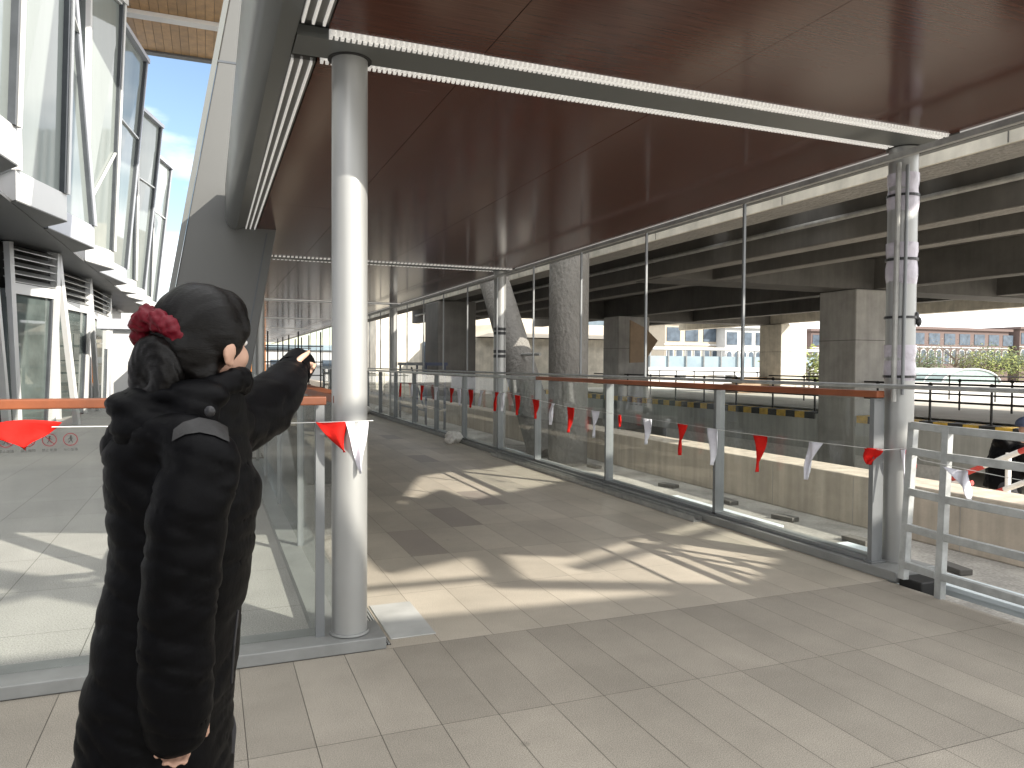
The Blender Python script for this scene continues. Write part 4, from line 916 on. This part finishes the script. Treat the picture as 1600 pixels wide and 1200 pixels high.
for A, B in zip(rings, rings[1:]):
    for j in range(n): q.bm.faces.new((A[j], A[(j + 1) % n], B[(j + 1) % n], B[j]))
q.bm.faces.new(rings[0]); q.bm.faces.new(rings[-1][::-1])
# bust, shoulder, sleeves
q.ball(L3(.118, .02, 1.19), .055, .14, .10, 20, RotUV); q.ball(L3(.06, -.13, 1.345), .10, .085, .06, 18, RotUV); q.ball(L3(.05, .12, 1.36), .09, .08, .06, 18, RotUV)
q.limb([L3(.10, -.165, 1.335), SH_N + Vector((0, 0, -.03)), L3(.118, -.21, 1.20), EL_N + ru * .005, L3(.088, -.20, .95), L3(.082, -.19, .80), L3(.079, -.182, .755)], [.066, .076, .077, .076, .075, .072, .062], 22)
q.limb([L3(.03, .13, 1.345), L3(.05, .24, 1.35), EL_F, L3(.075, .51, 1.420), WR_F + pd * .05], [.092, .090, .084, .074, .056], 22)
ct = q.build('coat', M['coat'], wm); remesh(ct, .009, 2)
def quilt(ob, amp=1.0):
    W0 = wloc(ob.parent)
    inv = RotUV.transposed()
    for v in ob.data.vertices:
        w_ = v.co + W0; l = inv @ (w_ - P0)
        f = noise.noise(Vector((l.x * 4, l.y * 4, l.z * 13))) * .0035
        rz = 1 - abs(noise.noise(Vector((l.x * 5 + l.z * 2 + 3, l.y * 5, l.z * 19 + l.x * 7)))) * 2
        f += max(0, rz) ** 5 * -.0045 + noise.noise(Vector((l.x * 14 + l.z * 6, l.y * 14, l.z * 34 - l.x * 12))) * .0026
        v.co += v.normal * f * amp
quilt(ct, 1.25)
# hood folded on the back, collar
q = MB()
hd_pts = [(px(254, 654), -.01, .066, .13, .066), (px(226, 696), -.02, .062, .13, .070), (px(240, 728), -.06, .058, .10, .040), (px(255, 632), -.06, .085, .12, .045), (px(330, 618), -.11, .085, .06, .035), (px(285, 665), -.15, .085, .045, .05), (px(345, 640), -.13, .05, .05, .05)]
for (u, _, z), v_, a, b_, c in hd_pts: q.ball(L3(u, v_, z), a, b_, c, 20, RotUV)
for k in range(24):       # collar ring
    a = 2 * math.pi * k / 24; q.ball(L3(.035 + .110 * math.cos(a), .105 * math.sin(a), 1.437 + .012 * math.cos(a * 2) + .012 * math.cos(a)), .026, .026, .032, 12)
hd_ = q.build('hood', M['coat'], wm); remesh(hd_, .008, 2); quilt(hd_, 1.2)
# details: shoulder patch, snap button, zip, pocket
from mathutils.bvhtree import BVHTree
Wc = wloc(wm); bvh = BVHTree.FromPolygons([v.co + Wc for v in ct.data.vertices], [list(p.vertices) for p in ct.data.polygons])
def on_coat(x, y):                # a point on the coat's shoulder surface, for the cloth patch sewn to it
    d = (r2 * (x - 800) - u2 * (y - 600) + fw * 1175.3).normalized(); h, nn, _, _ = bvh.ray_cast(Vector((0, 0, H)), d)
    return h + nn * .003 if h else None
def lerp_pts(P, t):
    k = min(int(t * (len(P) - 1)), len(P) - 2); u = t * (len(P) - 1) - k; return P[k][0] + (P[k + 1][0] - P[k][0]) * u, P[k][1] + (P[k + 1][1] - P[k][1]) * u
UP_, LO_ = [(272, 672), (286, 661), (310, 654), (335, 659), (354, 668)], [(270, 690), (290, 680), (312, 677), (335, 682), (357, 692)]
pt = MB(); vs = []
for a in range(17):
    row = []
    for b_ in range(7):
        (x0, y0), (x1, y1) = lerp_pts(UP_, a / 16), lerp_pts(LO_, a / 16); h = on_coat(x0 + (x1 - x0) * b_ / 6, y0 + (y1 - y0) * b_ / 6); row.append(pt.bm.verts.new(h) if h else None)
    vs.append(row)
for a in range(16):
    for b_ in range(6):
        f4 = (vs[a][b_], vs[a + 1][b_], vs[a + 1][b_ + 1], vs[a][b_ + 1])
        if all(f4): pt.bm.faces.new(f4)
po = pt.build('shoulder_patch', M['coat_grey'], ct, smooth=True, recalc=False)
u, _, z = px(332, 645, 1.5); q = MB(); q.ball(L3(u, -.215, z), .011, .006, .011, 14, RotUV); q.build('snap_button', M['tape'], hd_, smooth=True)
q = MB(); q.tube([L3(.175, -.10, .97), L3(.172, -.115, .90), L3(.168, -.12, .82)], .003, 8); q.build('pocket_zip', M['tape'], ct)
q = MB(); q.loft([(WR_F + pd * .05, .056, .056), (WR_F + pd * .135, .052, .052)], 24); q.build('cuff', M['coat'], ct, smooth='auto')
q = MB()
for v_ in (.095, -.095): q.limb([L3(0, v_, .60), L3(.01, v_, .45), L3(0, v_, .12)], [.095, .075, .065], 18)
tz = q.build('trousers', M['trouser'], wm); remesh(tz, .01, 2)
for v_ in (.095, -.095):
    q = MB(); q.limb([L3(-.02, v_, .20), L3(-.01, v_, .07)], [.062, .056], 16); q.limb([L3(-.03, v_, .055), L3(.08, v_ * 1.05, .05), L3(.165, v_ * 1.1, .04)], [.053, .048, .036], 16)
    bo = q.build('boot', M['boot'], wm); remesh(bo, .008, 2)
    bz = min(v.co.z for v in bo.data.vertices)
    for v in bo.data.vertices: v.co.z = max(v.co.z, .0)

# ---- worker in the trench at the right edge
wk = thing('person', 'worker in black with dark blue helmet behind the red and white pipes', 'person', (8.6, 5.93, -.9))
q = MB()
for k in range(5): q.box(8.05 + .25 * k, 8.29 + .25 * k, 4.6, 7.2, -.95, -.905)
for x in (8.1, 9.2):
    for y in (4.7, 7.1): q.box(x, x + .08, y - .04, y + .04, -1.44, -.951)
tag(q.build('work_platform', M['card']), 'low timber work platform in the trench under the worker', 'platform')
W0 = Vector((8.6, 5.93, 0)); wr, wa = Vector((.85, -.53, 0)), Vector((.53, .85, 0))
def K(u, v, z): return W0 + wr * u + wa * v + Vector((0, 0, z))
wf = Matrix((wr, wa, Vector((0, 0, 1)))).transposed()
q = MB()
hc = K(.17, -.06, .80)
q.ball(hc, .085, .08, .105, 22, wf); q.ball(hc + wr * .02 + Vector((0, 0, -.07)), .055, .055, .06, 16, wf); q.limb([hc + wr * .09, hc + wr * .105 + Vector((0, 0, -.02))], [.011, .014], 10)
for s_ in (1, -1): q.ball(hc + wa * .08 * s_ + Vector((0, 0, -.01)), .016, .008, .028, 10, wf)
q.limb([hc + Vector((0, 0, -.08)), K(.06, 0, .62)], [.05, .06], 14); q.loft([(K(.05, 0, .60), .12, .17), (K(0, 0, .40), .15, .19), (K(-.05, 0, .10), .15, .17)], 20)
for s_ in (1, -1):
    q.limb([K(-.05, .1 * s_, .10), K(.05, .12 * s_, -.34), K(-.02, .12 * s_, -.76)], [.085, .058, .042], 14); q.limb([K(-.04, .12 * s_, -.84), K(.15, .13 * s_, -.86)], [.045, .036], 12); q.limb([K(.05, .19 * s_, .55), K(.14, .23 * s_, .30), K(.36, .15 * s_, .28)], [.06, .045, .032], 14)
    hand(q, K(.36, .15 * s_, .28), wr, wa * s_, Vector((0, 0, 1)), (1.2, 1.3, 1.4, 1.5), 1.0, -1)
wb_ = q.build('body', M['skin'], wk); remesh(wb_, .007, 2)
q = MB(); q.loft([(K(.07, 0, .66), .09, .11), (K(.04, 0, .58), .16, .22), (K(0, 0, .40), .18, .22), (K(-.05, 0, .08), .18, .20)], 24)
for s_ in (1, -1): q.limb([K(.05, .19 * s_, .55), K(.14, .23 * s_, .30), K(.32, .165 * s_, .28)], [.08, .066, .055], 16)
q.ball(K(-.05, 0, .63), .11, .13, .08, 18, wf)
jk = q.build('jacket', M['coat'], wk); remesh(jk, .012, 2)
for v in jk.data.vertices: v.co += v.normal * (.012 * noise.noise(v.co * 9) + .006 * noise.noise(v.co * 25))
q = MB()
for s_ in (1, -1): q.limb([K(-.05, .1 * s_, .12), K(.05, .12 * s_, -.34), K(-.02, .12 * s_, -.72)], [.115, .082, .07], 16)
tj = q.build('trousers', M['trouser'], wk); remesh(tj, .012, 2)
q = MB(); q.ball(hc + Vector((0, 0, .045)), .125, .11, .10, 24, wf)
for f in list(q.bm.faces):
    if f.calc_center_median().z < hc.z + .03: q.bm.faces.remove(f)
q.loft([(hc + wr * .02 + Vector((0, 0, .028)), .150, .122), (hc + wr * .02 + Vector((0, 0, .040)), .145, .118)], 24)
q.build('helmet', M['navy'], wk, smooth='auto')
